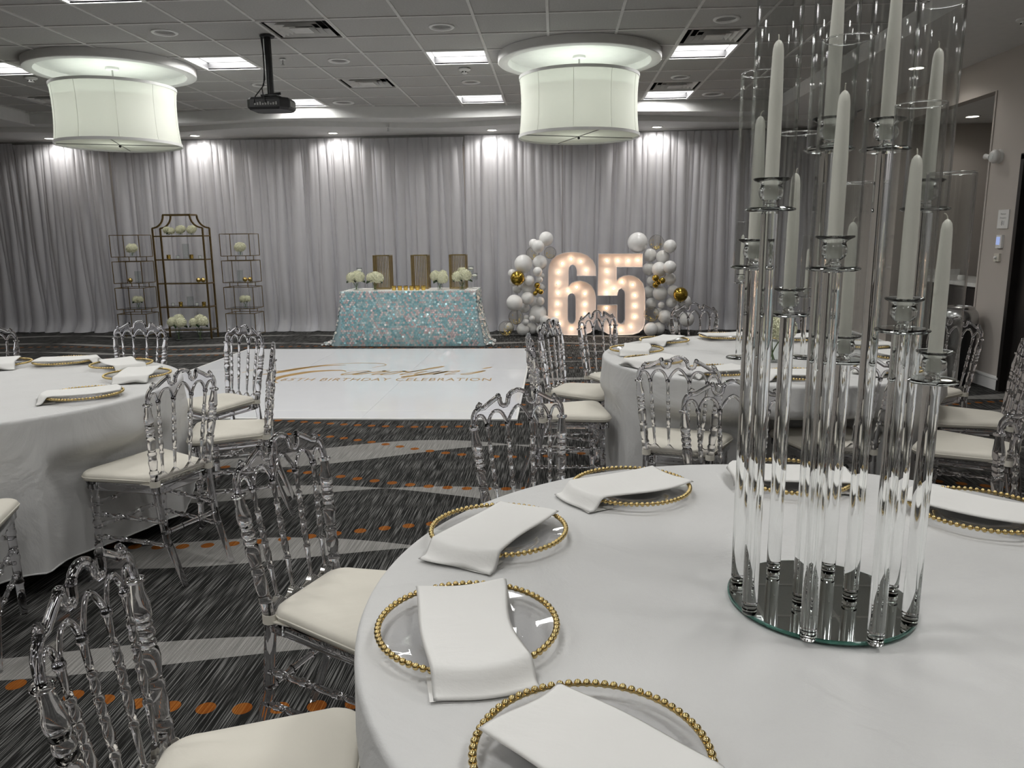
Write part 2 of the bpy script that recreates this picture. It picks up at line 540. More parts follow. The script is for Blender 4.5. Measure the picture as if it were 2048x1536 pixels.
# walls
struct('wall_back', M().box(WX0, WX1, 12.4, 12.5, 0, 3.45), MT['wallpaper'], smooth=False)
struct('wall_left', M().box(WX0 - .1, WX0, WY0, 12.5, 0, 3.45), MT['wallpaper'], smooth=False)
struct('wall_front', M().box(WX0, 7.2, WY0 - .1, WY0, 0, 3.45), MT['wallpaper'], smooth=False)
wr = M()
AL0, AL1 = 7.79, 9.75       # alcove opening
DR0, DR1 = 6.25, 7.24       # black doorway
wr.box(WX1, WX1 + .12, WY0, DR0, 0, SOF_Z)
wr.box(WX1, WX1 + .12, DR0, DR1, 2.12, SOF_Z)
wr.box(WX1, WX1 + .12, DR1, AL0, 0, SOF_Z)
wr.box(WX1, WX1 + .12, AL0, AL1, 2.76, SOF_Z)
wr.box(WX1, WX1 + .12, AL1, 12.5, 0, SOF_Z)
wall_r = struct('wall_right', wr, MT['wallpaper'], smooth=False)
# alcove shell
al = M()
al.box(4.25, 7.1, 10.17, 10.27, 0, 2.78)
al.box(7.0, 7.1, 7.6, 10.17, 0, 2.78)
al.box(4.25, 7.1, 7.5, 7.6, 0, 2.78)
struct('wall_alcove', al, MT['wallpaper'], smooth=False)
struct('ceiling_alcove', M().box(4.25, 7.1, 7.5, 10.27, 2.78, 2.86), MT['paint'], smooth=False)
corner = M().box(WX1 - .008, WX1 + .01, AL0 - .02, AL0 + .006, .1, 2.76)
struct('trim_6', corner, MT['wallpaper'], smooth=False)
# baseboards with a small cap
def baseboard(name, x, ya, yb):
    m = M()
    pr = [(0, 0), (-.014, 0), (-.014, .098), (-.020, .104), (-.020, .118), (-.010, .126), (0, .13)]
    m.prism([(a, b) for a, b in pr], lambda a, b, d: (x + a, d, b), ya, yb)
    struct(name, m, MT['paint'], smooth=False)
baseboard('baseboard_right', WX1, DR1, AL0)
baseboard('baseboard_right_far', WX1, AL1, 12.3)
# black door in the right wall, slightly recessed
dm = M().box(WX1 + .05, WX1 + .10, DR0 + .03, DR1 - .03, .01, 2.09)
door = struct('door_1', dm, MT['woodblack'], smooth=False)
fr = M()
fr.box(WX1 - .015, WX1 + .12, DR1 - .03, DR1 + .02, 0, 2.13)
fr.box(WX1 - .015, WX1 + .12, DR0 - .02, DR0 + .03, 0, 2.13)
fr.box(WX1 - .015, WX1 + .12, DR0 - .02, DR1 + .02, 2.09, 2.14)
obj('door_frame', fr, MT['woodblack'], door, smooth=False)
for k in range(2):
    a = DR0 + .14 + k * .41
    obj('door_panel', M().box(WX1 + .044, WX1 + .052, a, a + .30, .25, 1.0), MT['woodblack'], door, smooth=False)
hd = M().sweep([(WX1 + .05, DR0 + .12, 1.0), (WX1 + .0, DR0 + .12, 1.0), (WX1 + .0, DR0 + .22, 1.0)], .009, 10)
obj('door_handle', hd, MT['steel'], door)

# ------------------------------------------------------------------ ceiling lights
def lamp_area(name, loc, size, watts, parent, color=(1, .99, .97), rot=(0, 0, 0), shape='SQUARE', spread=pi):
    ld = bpy.data.lights.new(name, 'AREA')
    ld.energy = watts; ld.size = size; ld.shape = shape; ld.color = color
    ld.spread = spread
    o = bpy.data.objects.new(name, ld); COL.objects.link(o)
    o.location = loc; o.rotation_euler = rot; o.parent = parent
    return o
HX, HY = TX / 2, TY / 2
p_frame = M()
for a, b, c, d in ((-HX, HX, -HY, -HY + .022), (-HX, HX, HY - .022, HY), (-HX, -HX + .022, -HY + .022, HY - .022), (HX - .022, HX, -HY + .022, HY - .022)):
    p_frame.box(a, b, c, d, -.004, .012)
p_hous = M()
IX, IY = HX - .022, HY - .022
p_hous.box(-IX - .005, IX + .005, -IY - .005, -IY, .0, .085).box(-IX - .005, IX + .005, IY, IY + .005, .0, .085)
p_hous.box(-IX - .005, -IX, -IY, IY, .0, .085).box(IX, IX + .005, -IY, IY, .0, .085)
p_hous.box(-IX - .005, IX + .005, -IY - .005, IY + .005, .085, .09)
p_lens = M().box(-IX + .004, IX - .004, -IY + .004, IY - .004, .074, .084)
pf = p_frame.mesh('frame', MT['white'], False); ph = p_hous.mesh('housing', MT['greypaint'], False); pl = p_lens.mesh('lens', MT['panel'], False)
colname = {-9: 'leftmost', -5: 'second', -1: 'third', 3: 'rightmost'}
rowname = {6: 'beside the wavy soffit, far row', 2: 'in the middle row', -2: 'in the row over the dance floor front edge', -6: 'in the row above the near tables', -10: 'in the row behind the near tables', -14: 'in the rearmost row'}
for L, j in PANELS:
    x, y = cell(L, j)
    r = empty('ceiling_light', (x, y, CZ))
    tag(r, 'square recessed ceiling light, %s column, %s' % (colname[L], rowname[j]), 'ceiling light', 'recessed square lights in the tiled ceiling')
    obj('frame', pf, parent=r); obj('housing', ph, parent=r); obj('lens', pl, parent=r)
    lamp_area('panel_glow', (0, 0, .072), .545, PANEL_W, r)

# square air vents: stepped louvre cones
v_frame = M()
for a, b, c, d in ((-HX, HX, -HY, -HY + .02), (-HX, HX, HY - .02, HY), (-HX, -HX + .02, -HY + .02, HY - .02), (HX - .02, HX, -HY + .02, HY - .02)):
    v_frame.box(a, b, c, d, -.004, .012)
vf = v_frame.mesh('frame', MT['tbar'], False)
vd = M().box(-HX + .02, HX - .02, -HY + .02, HY - .02, .10, .104)
for sx in (-1, 1):
    vd.box(sx * (HX - .02) - .002, sx * (HX - .02) + .002, -HY + .02, HY - .02, .012, .1)
    vd.box(-HX + .02, HX - .02, sx * (HY - .02) - .002, sx * (HY - .02) + .002, .012, .1)
vdm = vd.mesh('duct', MT['void'], False)
def louvre(s0, s1, z0, z1):
    m = M()
    q = lambda s, z: [(-s, -s, z), (s, -s, z), (s, s, z), (-s, s, z)]
    vs = q(s0, z0) + q(s1, z1) + q(s0 - .004, z0 + .003) + q(s1 - .004, z1 + .003)
    fs = [(i, (i + 1) % 4, (i + 1) % 4 + 4, i + 4) for i in range(4)] + [(i + 8, i + 12, (i + 1) % 4 + 12, (i + 1) % 4 + 8) for i in range(4)]
    fs += [(i, i + 8, (i + 1) % 4 + 8, (i + 1) % 4) for i in range(4)] + [(i + 4, (i + 1) % 4 + 4, (i + 1) % 4 + 12, i + 12) for i in range(4)]
    return m.add(vs, fs)
vl = [louvre(.245, .195, .0, .05).mesh('louvre', MT['tbar'], False), louvre(.185, .14, -.004, .045).mesh('louvre', MT['tbar'], False), louvre(.130, .09, -.008, .04).mesh('louvre', MT['tbar'], False)]
vc = M().box(-.085, .085, -.085, .085, -.01, -.004).mesh('centre_plate', MT['tbar'], False)
vlab = {(-3, 0): 'square air vent beside the projector pole', (-3, 4): 'square air vent in the far ceiling between the projector and the right pendant',
        (3, 1): 'square air vent just in front of the nearer right light panel', (3, 5): 'square air vent just in front of the farther right light panel',
        (-10, 5): 'dark square air vent beside the left pendant lamp', (-3, -4): 'square air vent above the near tables', (1, -7): 'square air vent overhead near the viewer'}
for k in VENTS:
    x, y = cell(*k)
    r = empty('air_vent', (x, y, CZ))
    tag(r, vlab[k], 'air vent', 'square ceiling air vents')
    obj('frame', vf, parent=r); obj('duct', vdm, parent=r); obj('centre_plate', vc, parent=r)
    for me in vl: obj('louvre', me, parent=r)

# round ceiling fittings
ring_p = [(.112, .006), (.112, -.004), (.104, -.010), (.088, -.008), (.082, .004), (.09, .006)]
def ringmesh(s):
    return M().lathe([(r * s, z) for r, z in ring_p], 32, cap=False).mesh('trim_ring', MT['white'], ang=50)
def discmesh(s):
    m = M().lathe([(0, .004), (.085 * s, .004), (.085 * s, .012), (0, .012)], 32)
    return m.mesh('grille', MT['greyplastic'])
rm, dm_ = ringmesh(1), discmesh(1)
rb, db = ringmesh(1.28), discmesh(1.28)
rounds = [((-3.424, 6.968), 0, 'round ceiling downlight, unlit, nearest the left pendant ring'), ((-.988, 7.029), 0, 'round ceiling downlight, unlit, left of the right pendant, nearer one'),
          ((-2.219, 8.196), 0, 'round ceiling fitting between the two square vents'), ((-.995, 9.437), 0, 'round ceiling downlight, unlit, beside the small smoke detector'),
          ((-2.842, 10.616), 1, 'large round ceiling speaker at the wavy soffit behind the projector'), ((1.443, 7.018), 0, 'round ceiling downlight, unlit, in front of the nearer right vent'),
          ((1.439, 9.421), 0, 'round ceiling downlight, unlit, in front of the farther right vent'), ((2.041, 10.569), 1, 'large round ceiling speaker at the far right of the ceiling'),
          ((-3.47, 9.335), 0, 'faint round ceiling fitting behind the projector pole')]
for (x, y), big, lab in rounds:
    r = empty('ceiling_speaker' if big else 'round_downlight', (x, y, CZ + .004))
    tag(r, lab, 'ceiling fitting', 'round ceiling fittings')
    obj('trim_ring', rb if big else rm, parent=r); obj('grille', db if big else dm_, parent=r)

# small lit downlights in the soffits
dl_ring = M().lathe([(.085, 0), (.085, -.006), (.070, -.010), (.062, .0)], 28, cap=False).mesh('trim_ring', MT['white'])
dl_lens = M().lathe([(0, -.004), (.062, -.004), (.062, .004), (0, .004)], 28).mesh('lens', MT['downlens'])
def downlight(x, y, z, lab, watts, tilt=0, size=150):
    r = empty('recessed_spot', (x, y, z))
    tag(r, lab, 'downlight', 'lit downlights in the soffits')
    obj('trim_ring', dl_ring, parent=r); obj('lens', dl_lens, parent=r)
    ld = bpy.data.lights.new('spot_glow', 'SPOT')
    ld.energy = watts; ld.spot_size = radians(size); ld.spot_blend = .5; ld.color = (1, .97, .93); ld.shadow_soft_size = .05
    o = bpy.data.objects.new('spot_glow', ld); COL.objects.link(o)
    o.location = (0, 0, -.03); o.rotation_euler = (tilt, 0, 0); o.parent = r
for x, lab in ((-5.5, 'lit downlight at the drapes just right of the left pendant'), (-3.36, 'lit downlight at the drapes behind the projector'), (-.95, 'lit downlight at the drapes left of the right pendant'),
               (1.49, 'lit downlight at the drapes right of the right pendant'), (-7.8, 'lit downlight at the drapes behind the left pendant')):
    downlight(x, 11.86, Z2, lab, SPOT_W if x > -7 else SPOT_W * .8, .25)
downlight(3.62, 8.35, SOF_Z, 'lit downlight in the right soffit behind the tall glass cylinders', SPOT_W * .4)
downlight(4.82, 9.55, 2.78, 'lit downlight in the alcove ceiling', SPOT_W * .25)

# smoke detectors and sprinklers
def detector(x, y, z, lab):
    r = empty('smoke_detector', (x, y, z)); tag(r, lab, 'smoke detector', 'ceiling smoke detectors')
    obj('base', M().lathe([(0, 0), (.065, 0), (.065, -.012), (.045, -.022), (0, -.022)], 24), MT['white'], r)
    obj('sensor_cap', M().lathe([(0, -.022), (.034, -.022), (.030, -.045), (.02, -.052), (0, -.052)], 20), MT['white'], r)
    for k in range(6):
        a = 2 * pi * k / 6
        obj('slot', M().box(.0305, .034, -.008, .008, -.04, -.03), MT['void'], r, smooth=False, rz=a)
detector(-.985, 8.70, CZ, 'small white smoke detector behind the middle square light')
detector(-5.80, 8.62, CZ, 'small white smoke detector left of the left pendant')
detector(3.66, 6.6, SOF_Z, 'white smoke detector at the top right on the soffit')
def sprinkler(x, y, z, lab):
    r = empty('sprinkler_head', (x, y, z)); tag(r, lab, 'sprinkler', 'ceiling sprinkler heads')
    obj('escutcheon', M().lathe([(0, 0), (.032, 0), (.028, -.006), (0, -.006)], 20), MT['white'], r)
    obj('stem', M().lathe([(.006, -.006), (.006, -.04), (.009, -.042), (.009, -.05)], 12), MT['steel'], r)
    obj('deflector', M().lathe([(0, -.05), (.018, -.05), (.018, -.053), (0, -.053)], 16), MT['steel'], r)
sprinkler(-2.76, 8.06, CZ, 'sprinkler head in the tiles right of the projector pole')
sprinkler(-2.42, 11.4, Z2, 'sprinkler head under the wavy soffit near the drapes')

# ------------------------------------------------------------------ pendant drum lamps
def pendant(x, y, lab):
    r = empty('pendant_lamp', (x, y, 0)); tag(r, lab, 'pendant lamp', 'large drum pendant lamps')
    zt, zb = 3.03, 2.465
    prof = []
    for i in range(17):
        t = i / 16
        rr = .603 - .020 * (1 - (2 * t - 1) ** 2) ** .8 + (.010 * (1 - t))
        prof.append((rr, zb + (zt - zb) * t))
    sh = obj('shade', M().lathe(prof, 72, cap=False), MT['shade'], r, ang=180)
    for k in range(10):                                            # seams of the fabric
        a = 2 * pi * k / 10 + .2
        obj('seam', M().sweep([(q * 1.001 * cos(a), q * 1.001 * sin(a), z) for q, z in prof], .0016, 5), MT['shade'], sh)
    for z, q, nm in ((zt, prof[-1][0], 'top_band'), (zb, prof[0][0], 'bottom_band')):
        b = M().lathe([(q + .004, z - .014), (q + .005, z + .014), (q - .005, z + .014), (q - .005, z - .014), (q + .004, z - .014)], 72, cap=False)
        obj(nm, b, MT['white'], r)
    obj('diffuser', M().lathe([(0, zb + .004), (prof[0][0] - .01, zb + .004), (prof[0][0] - .01, zb + .007), (0, zb + .007)], 72), MT['shade'], r)
    for a in (.35, .35 + pi / 2):
        q = prof[0][0] - .012
        obj('strap', M().sweep([(-q * cos(a), -q * sin(a), zb), (q * cos(a), q * sin(a), zb)], .005, 6), MT['greyplastic'], r)
    obj('finial', M().lathe([(0, zb - .03), (.012, zb - .022), (.014, zb - .012), (.008, zb - .004), (.008, zb + .002)], 16), MT['black'], r)
    obj('stem', M().lathe([(.009, zb), (.009, CZ - .012)], 12), MT['alu'], r)
    obj('canopy', M().lathe([(0, CZ - .012), (.062, CZ - .012), (.066, CZ - .034), (.058, CZ - .04), (0, CZ - .04)], 32), MT['white'], r)
    for k in range(3):
        a = 2 * pi * k / 3 + .3
        obj('socket', M().turned((0, 0, 2.78), (.12 * cos(a), .12 * sin(a), 2.76), [(0, .012), (.5, .012), (.55, .02), (1, .02)], 10), MT['white'], r)
    ld = bpy.data.lights.new('pendant_glow', 'POINT'); ld.energy = PENDANT_W; ld.shadow_soft_size = .12; ld.color = (.95, 1, .93)
    o = bpy.data.objects.new('pendant_glow', ld); COL.objects.link(o); o.location = (0, 0, 2.70); o.parent = r
    lamp_area('pendant_uplight', (0, 0, 2.90), 1.15, PENDANT_W * .30, r, (.86, 1, .90), (pi, 0, 0), 'DISK')
    # round ceiling medallion
    c = empty('ceiling_medallion', (x, y, 0))
    tag(c, lab.split(' pendant')[0].replace('white linen drum', 'round white ceiling ring above the drum') + (' lamp on the left' if x < -2 else ' lamp in the middle'), 'ceiling ring', 'round ceiling rings above the pendants')
    rp = [(.817, CZ + .006), (.817, CZ - .070), (.812, CZ - .076), (.719, CZ - .076), (.714, CZ - .071), (.712, CZ - .004)]
    obj('ring', M().lathe(rp, 96, cap=False), MT['paint'], c, ang=20)
    obj('ceiling_disc', M().lathe([(0, CZ - .012), (.70, CZ - .012), (.712, CZ - .004), (.712, CZ - .001), (0, CZ - .001)], 96), MT['white'], c)
pendant(-4.615, 8.18, 'white linen drum pendant lamp hanging at the left')
pendant(.235, 8.18, 'white linen drum pendant lamp hanging in the middle above the lit number')

# ------------------------------------------------------------------ projector
pr = empty('projector', (-2.58, 7.16, 0)); tag(pr, 'black ceiling projector on a long black pole', 'projector')
obj('pole', M().lathe([(.030, 2.74), (.030, CZ + .005)], 20), MT['black'], pr)
obj('ceiling_plate', M().lathe([(0, CZ - .012), (.062, CZ - .012), (.066, CZ), (0, CZ)], 24), MT['black'], pr)
poly = [(-.185, -.10), (-.15, -.13), (.12, -.13), (.185, -.06), (.185, .11), (.14, .15), (-.14, .15), (-.185, .11)]
body = M()
for (z0, s0), (z1, s1) in (((2.61, .90), (2.63, 1)), ((2.63, 1), (2.695, 1)), ((2.695, 1), (2.715, .93))):
    n = len(poly)
    body.add([(a * s0, b * s0, z0) for a, b in poly] + [(a * s1, b * s1, z1) for a, b in poly], [(i, (i + 1) % n, (i + 1) % n + n, i + n) for i in range(n)])
n = len(poly)
body.add([(a * .9, b * .9, 2.61) for a, b in poly], [tuple(reversed(range(n)))]).add([(a * .93, b * .93, 2.715) for a, b in poly], [tuple(range(n))])
bo = obj('body', body, MT['black'], pr, smooth=False)
for k in range(9):
    obj('socket', M().box(-.11 + k * .024, -.095 + k * .024, -.136, -.129, 2.645, 2.660 + .006 * (k % 3)), MT['greyplastic'], bo, smooth=False)
for k in range(5):
    obj('vent_slot', M().box(.186, .19, -.04 + k * .026, -.025 + k * .026, 2.64, 2.69), MT['greyplastic'], bo, smooth=False)
obj('lens', M().turned((.02, .14, 2.665), (.02, .19, 2.665), [(0, .036), (.7, .036), (.8, .030), (1, .026)], 20), MT['black'], bo)
obj('mount_bracket', M().box(-.075, .075, -.06, .06, 2.735, 2.745).box(-.07, -.055, -.05, .05, 2.71, 2.74).box(.055, .07, -.05, .05, 2.71, 2.74), MT['black'], pr, smooth=False)
obj('mount_arm', M().sweep([(-.09, 0, 2.74), (0, 0, 2.755), (.09, 0, 2.762)], .012, 8), MT['black'], pr)
for k, pts in enumerate(([(-.05, -.02, CZ - .012), (-.032, -.034, 3.1), (-.034, -.034, 2.95), (-.05, -.03, 2.83), (-.1, -.12, 2.72), (-.11, -.137, 2.66)],
                         [(-.045, .0, CZ - .012), (-.036, -.03, 3.08), (-.036, -.03, 2.88), (-.06, -.05, 2.80), (-.02, -.14, 2.72), (.0, -.137, 2.66)])):
    obj('cable', M().sweep(pts, .005, 6), MT['black'], pr)

# ================================================================== DRAPES
drape_x = [-10.25, -8.6, -7.05, -5.05, -3.0, -1.4, .1, 1.62, 2.95, 4.08]
drape_lab = ['farthest left, mostly behind the left table', 'behind the left pendant lamp', 'behind the left cube tower', 'behind the gold shelf and right cube tower',
             'behind the left half of the sequin table', 'behind the right end of the sequin table', 'behind the lit number six', 'behind the balloons right of the five', 'farthest right, behind the glass cylinders']
for i in range(9):
    rnd = random.Random(40 + i)
    xa, xb = drape_x[i], drape_x[i + 1]
    wd = xb - xa
    comps = [(rnd.uniform(3, 5) * wd, rnd.uniform(0, 6.3), .045), (rnd.uniform(7, 10) * wd, rnd.uniform(0, 6.3), .034), (rnd.uniform(14, 20) * wd, rnd.uniform(0, 6.3), .013), (rnd.uniform(2, 3) * wd, rnd.uniform(0, 6.3), .02)]
    drift = [(rnd.uniform(2, 4), rnd.uniform(0, 6.3), rnd.uniform(.3, 1.0)) for _ in comps]
    topz = 2.985 + rnd.uniform(-.01, .015)
    def dr(u, v, comps=comps, drift=drift, xa=xa, wd=wd, topz=topz):
        zt = 1 - v                                     # 1 at the top
        z = topz * zt
        d = 0; dx = 0
        amp = .45 + .75 * v
        if v < .035: amp *= .35 + .65 * v / .035
        for (fr_, ph, a), (df, dp, da) in zip(comps, drift):
            p = 2 * pi * fr_ * u / 1.0 / 1.0 + ph + da * sin(df * v + dp) * 1.2
            d += a * sin(p) * amp; dx += a * .8 * cos(p) * amp
        fl = max(0, v - .93) / .07
        pool = fl * fl * (.10 + .05 * sin(31 * u + ph))
        z = max(z, .004 + .01 * (1 + sin(23 * u)) * .5) if v > .97 else z
        edge = .06 * v * (1 if u < .5 else -1) * abs(2 * u - 1) ** 6
        return (min(max(xa + u * wd + dx - edge + .03 * sin(7 * u + 2) * v, xa + .004), xa + wd - .004), 12.12 + d - pool, z)
    o = obj('curtain_panel', M().grid(int(wd * 130), 26, dr), MT['curtain'], ang=180, fix=False)
    tag(o, 'white sheer floor length curtain panel, ' + drape_lab[i], 'curtain', 'white sheer curtain panels on the far wall')

CHAIRS = [  # back middle x, y, facing degrees, label   (C.. seat centre = back + .22 facing)
    (-.802, 1.182, 9, 'clear crystal chair nearest the viewer at the lower left, cut by the bottom edge', 'nearest table'),
    (-.768, 2.034, -20, 'clear crystal chair with ivory cushion tucked at the left side of the nearest table', 'nearest table'),
    (-.132, 2.68, -58, 'clear crystal chair back against the white dance floor corner, behind the nearest table', 'nearest table'),
    (.668, 2.851, -92, 'clear crystal chair behind the nearest table, partly covered by the tall glass columns', 'nearest table'),
    (1.588, 2.395, -137, 'clear crystal chair at the right picture edge behind the nearest table', 'nearest table'),
    (.558, 3.45, 72, 'clear crystal chair with its back to us, left front of right rear table', 'right rear table'),
    (1.348, 3.492, 96, 'clear crystal chair seen through the glass columns in front of the right rear table', 'right rear table'),
    (2.13, 3.474, 145, 'clear crystal chair with wide ivory seat at the right, nearest of the three right ones', 'right rear table'),
    (2.464, 4.118, 158, 'clear crystal chair at the right picture edge in front of the black door', 'right rear table'),
    (2.571, 5.046, -156, 'clear crystal chair in front of the round black bin', 'right rear table'),
    (1.98, 5.85, -120, 'clear crystal chair behind the right rear table, hidden by the glass columns', 'right rear table'),
    (1.112, 6.20, -86, 'clear crystal chair in front of the right balloon garland', 'right rear table'),
    (.308, 5.62, -49, 'clear crystal chair in front of the lit numbers', 'right rear table'),
    (-.034, 5.03, -22, 'clear crystal chair left of the right rear table, farther of the two side by side', 'right rear table'),
    (-.139, 4.30, 8, 'clear crystal chair left of the right rear table, nearer of the two side by side', 'right rear table'),
    (-1.600, 3.122, 160, 'clear crystal chair with full legs in view at the front right of the left table', 'left table'),
    (-1.511, 3.938, -162, 'clear crystal chair seen edge on in front of the dance floor, nearer one', 'left table'),
    (-2.002, 4.762, -121, 'clear crystal chair facing us in front of the right cube tower', 'left table'),
    (-2.854, 5.06, -92, 'clear crystal chair facing us in front of the gold shelf', 'left table'),
    (-3.81, 4.845, -56, 'clear crystal chair back cut off by the left picture edge', 'left table'),
    (-2.073, 2.283, 122, 'clear crystal chair at the left picture edge showing only a seat corner and legs', 'left table'),
]
SEATS = [(x + .22 * cos(radians(a)), y + .22 * sin(radians(a)), radians(a)) for x, y, a, lab, tb in CHAIRS]
# ================================================================== ROUND TABLES
def round_table(x, y, R, seed, zb, lab_t, lab_c):
    rnd = random.Random(seed)
    t = empty('round_table', (x, y, 0)); tag(t, lab_t, 'table', 'round banquet tables')
    obj('tabletop', M().lathe([(0, .72), (R - .02, .72), (R - .012, .727), (R - .012, .743), (R - .02, .75), (0, .75)], 64), MT['woodblack'], t)
    for k in range(4):
        a = pi / 4 + k * pi / 2
        q = R * .42
        obj('leg', M().turned((q * cos(a), q * sin(a), 0), (q * .9 * cos(a), q * .9 * sin(a), .72), [(0, .016), (1, .016)], 10), MT['greyplastic'], t)
    waves = [(n, rnd.uniform(0, 6.3), rnd.uniform(.4, 1)) for n in (7, 11, 13, 17, 19, 23, 29)]
    near = [c_ for c_ in SEATS if hypot(c_[0] - x, c_[1] - y) < 1.5]
    NA = 300
    raw = []
    for i in range(NA):
        a = 2 * pi * i / NA; pm = 0
        for sx_, sy_, sa in near:
            r0 = q = R + .10
            while q > .4:
                dx, dy = x + q * cos(a) - sx_, y + q * sin(a) - sy_
                lx = dx * sin(sa) - dy * cos(sa); ly = dx * cos(sa) + dy * sin(sa)
                if ly > .245 or ly < -.5 or abs(lx) > .275: break
                q -= .006
            pm = max(pm, r0 - q)
        raw.append(pm)
    PUSH = [max(raw[(i + d) % NA] * .5 * (1 + cos(pi * d / 11)) ** .6 * 2 ** .4 for d in range(-10, 11)) for i in range(NA)]
    def fold(a):
        s = sum(w_ * sin(n * a + p) for n, p, w_ in waves) / 2.2
        return s
    nv = 40
    def fn(u, v):
        a = 2 * pi * u
        k = v * nv
        if k <= 14:                                     # top
            r = R * (k / 14) * .985
            z = .7575 + .0012 * sin(9 * a + 11 * r) * (r / R) + .0008 * sin(23 * r * cos(a) + 5) 
        elif k <= 19:                                   # rolled edge
            t_ = (k - 14) / 5
            r = R * .985 + R * .015 * sin(t_ * pi / 2) + .003
            z = .7575 - .016 * (1 - cos(t_ * pi / 2))
        else:
            t_ = (k - 19) / (nv - 19)
            hem = zb + .015 * sin(3 * a + seed) 
            z = .7415 + (hem - .7415) * t_
            f = fold(a)
            r = R + .003 + t_ ** 1.15 * (.035 + .055 * f + .02 * abs(f))
            r = max(r, R + .002)
            # a chair pushed in under the table presses the skirt inwards
            ia = u * NA
            i0 = int(ia) % NA; need = min(r, R + .10 - (PUSH[i0] + (PUSH[(i0 + 1) % NA] - PUSH[i0]) * (ia - int(ia))))
            k2 = min(1, max(0, (.61 - z) / .105)); k2 = k2 * k2 * (3 - 2 * k2)
            r += (need - r) * k2
        return (r * cos(a), r * sin(a), z)
    m = M().grid(300, nv, fn, wrap=True)
    c = obj('tablecloth', m, MT['linen'], loc=(x, y, 0), ang=180)
    tag(c, lab_c, 'tablecloth', 'white round tablecloths')
    hem = M().sweep([tuple(Vector(fn(k / 240, 1))) for k in range(240)], .0035, 6, closed=True)
    obj('hem', hem, MT['linen'], c)
    return c
T1, T2, T3 = (.54, 1.42), (1.2275, 4.538), (-2.859, 3.523)
round_table(*T1, .915, 1, .06, 'round banquet table nearest the viewer, hidden under its cloth', 'white tablecloth on the nearest round table, under the tall candelabrum')
round_table(*T2, .945, 2, .05, 'round banquet table at the right rear, hidden under its cloth', 'white tablecloth on the right rear round table with the short candleholders')
round_table(*T3, .945, 5, .10, 'round banquet table at the left, hidden under its cloth', 'white tablecloth on the left round table, cut by the picture edge')

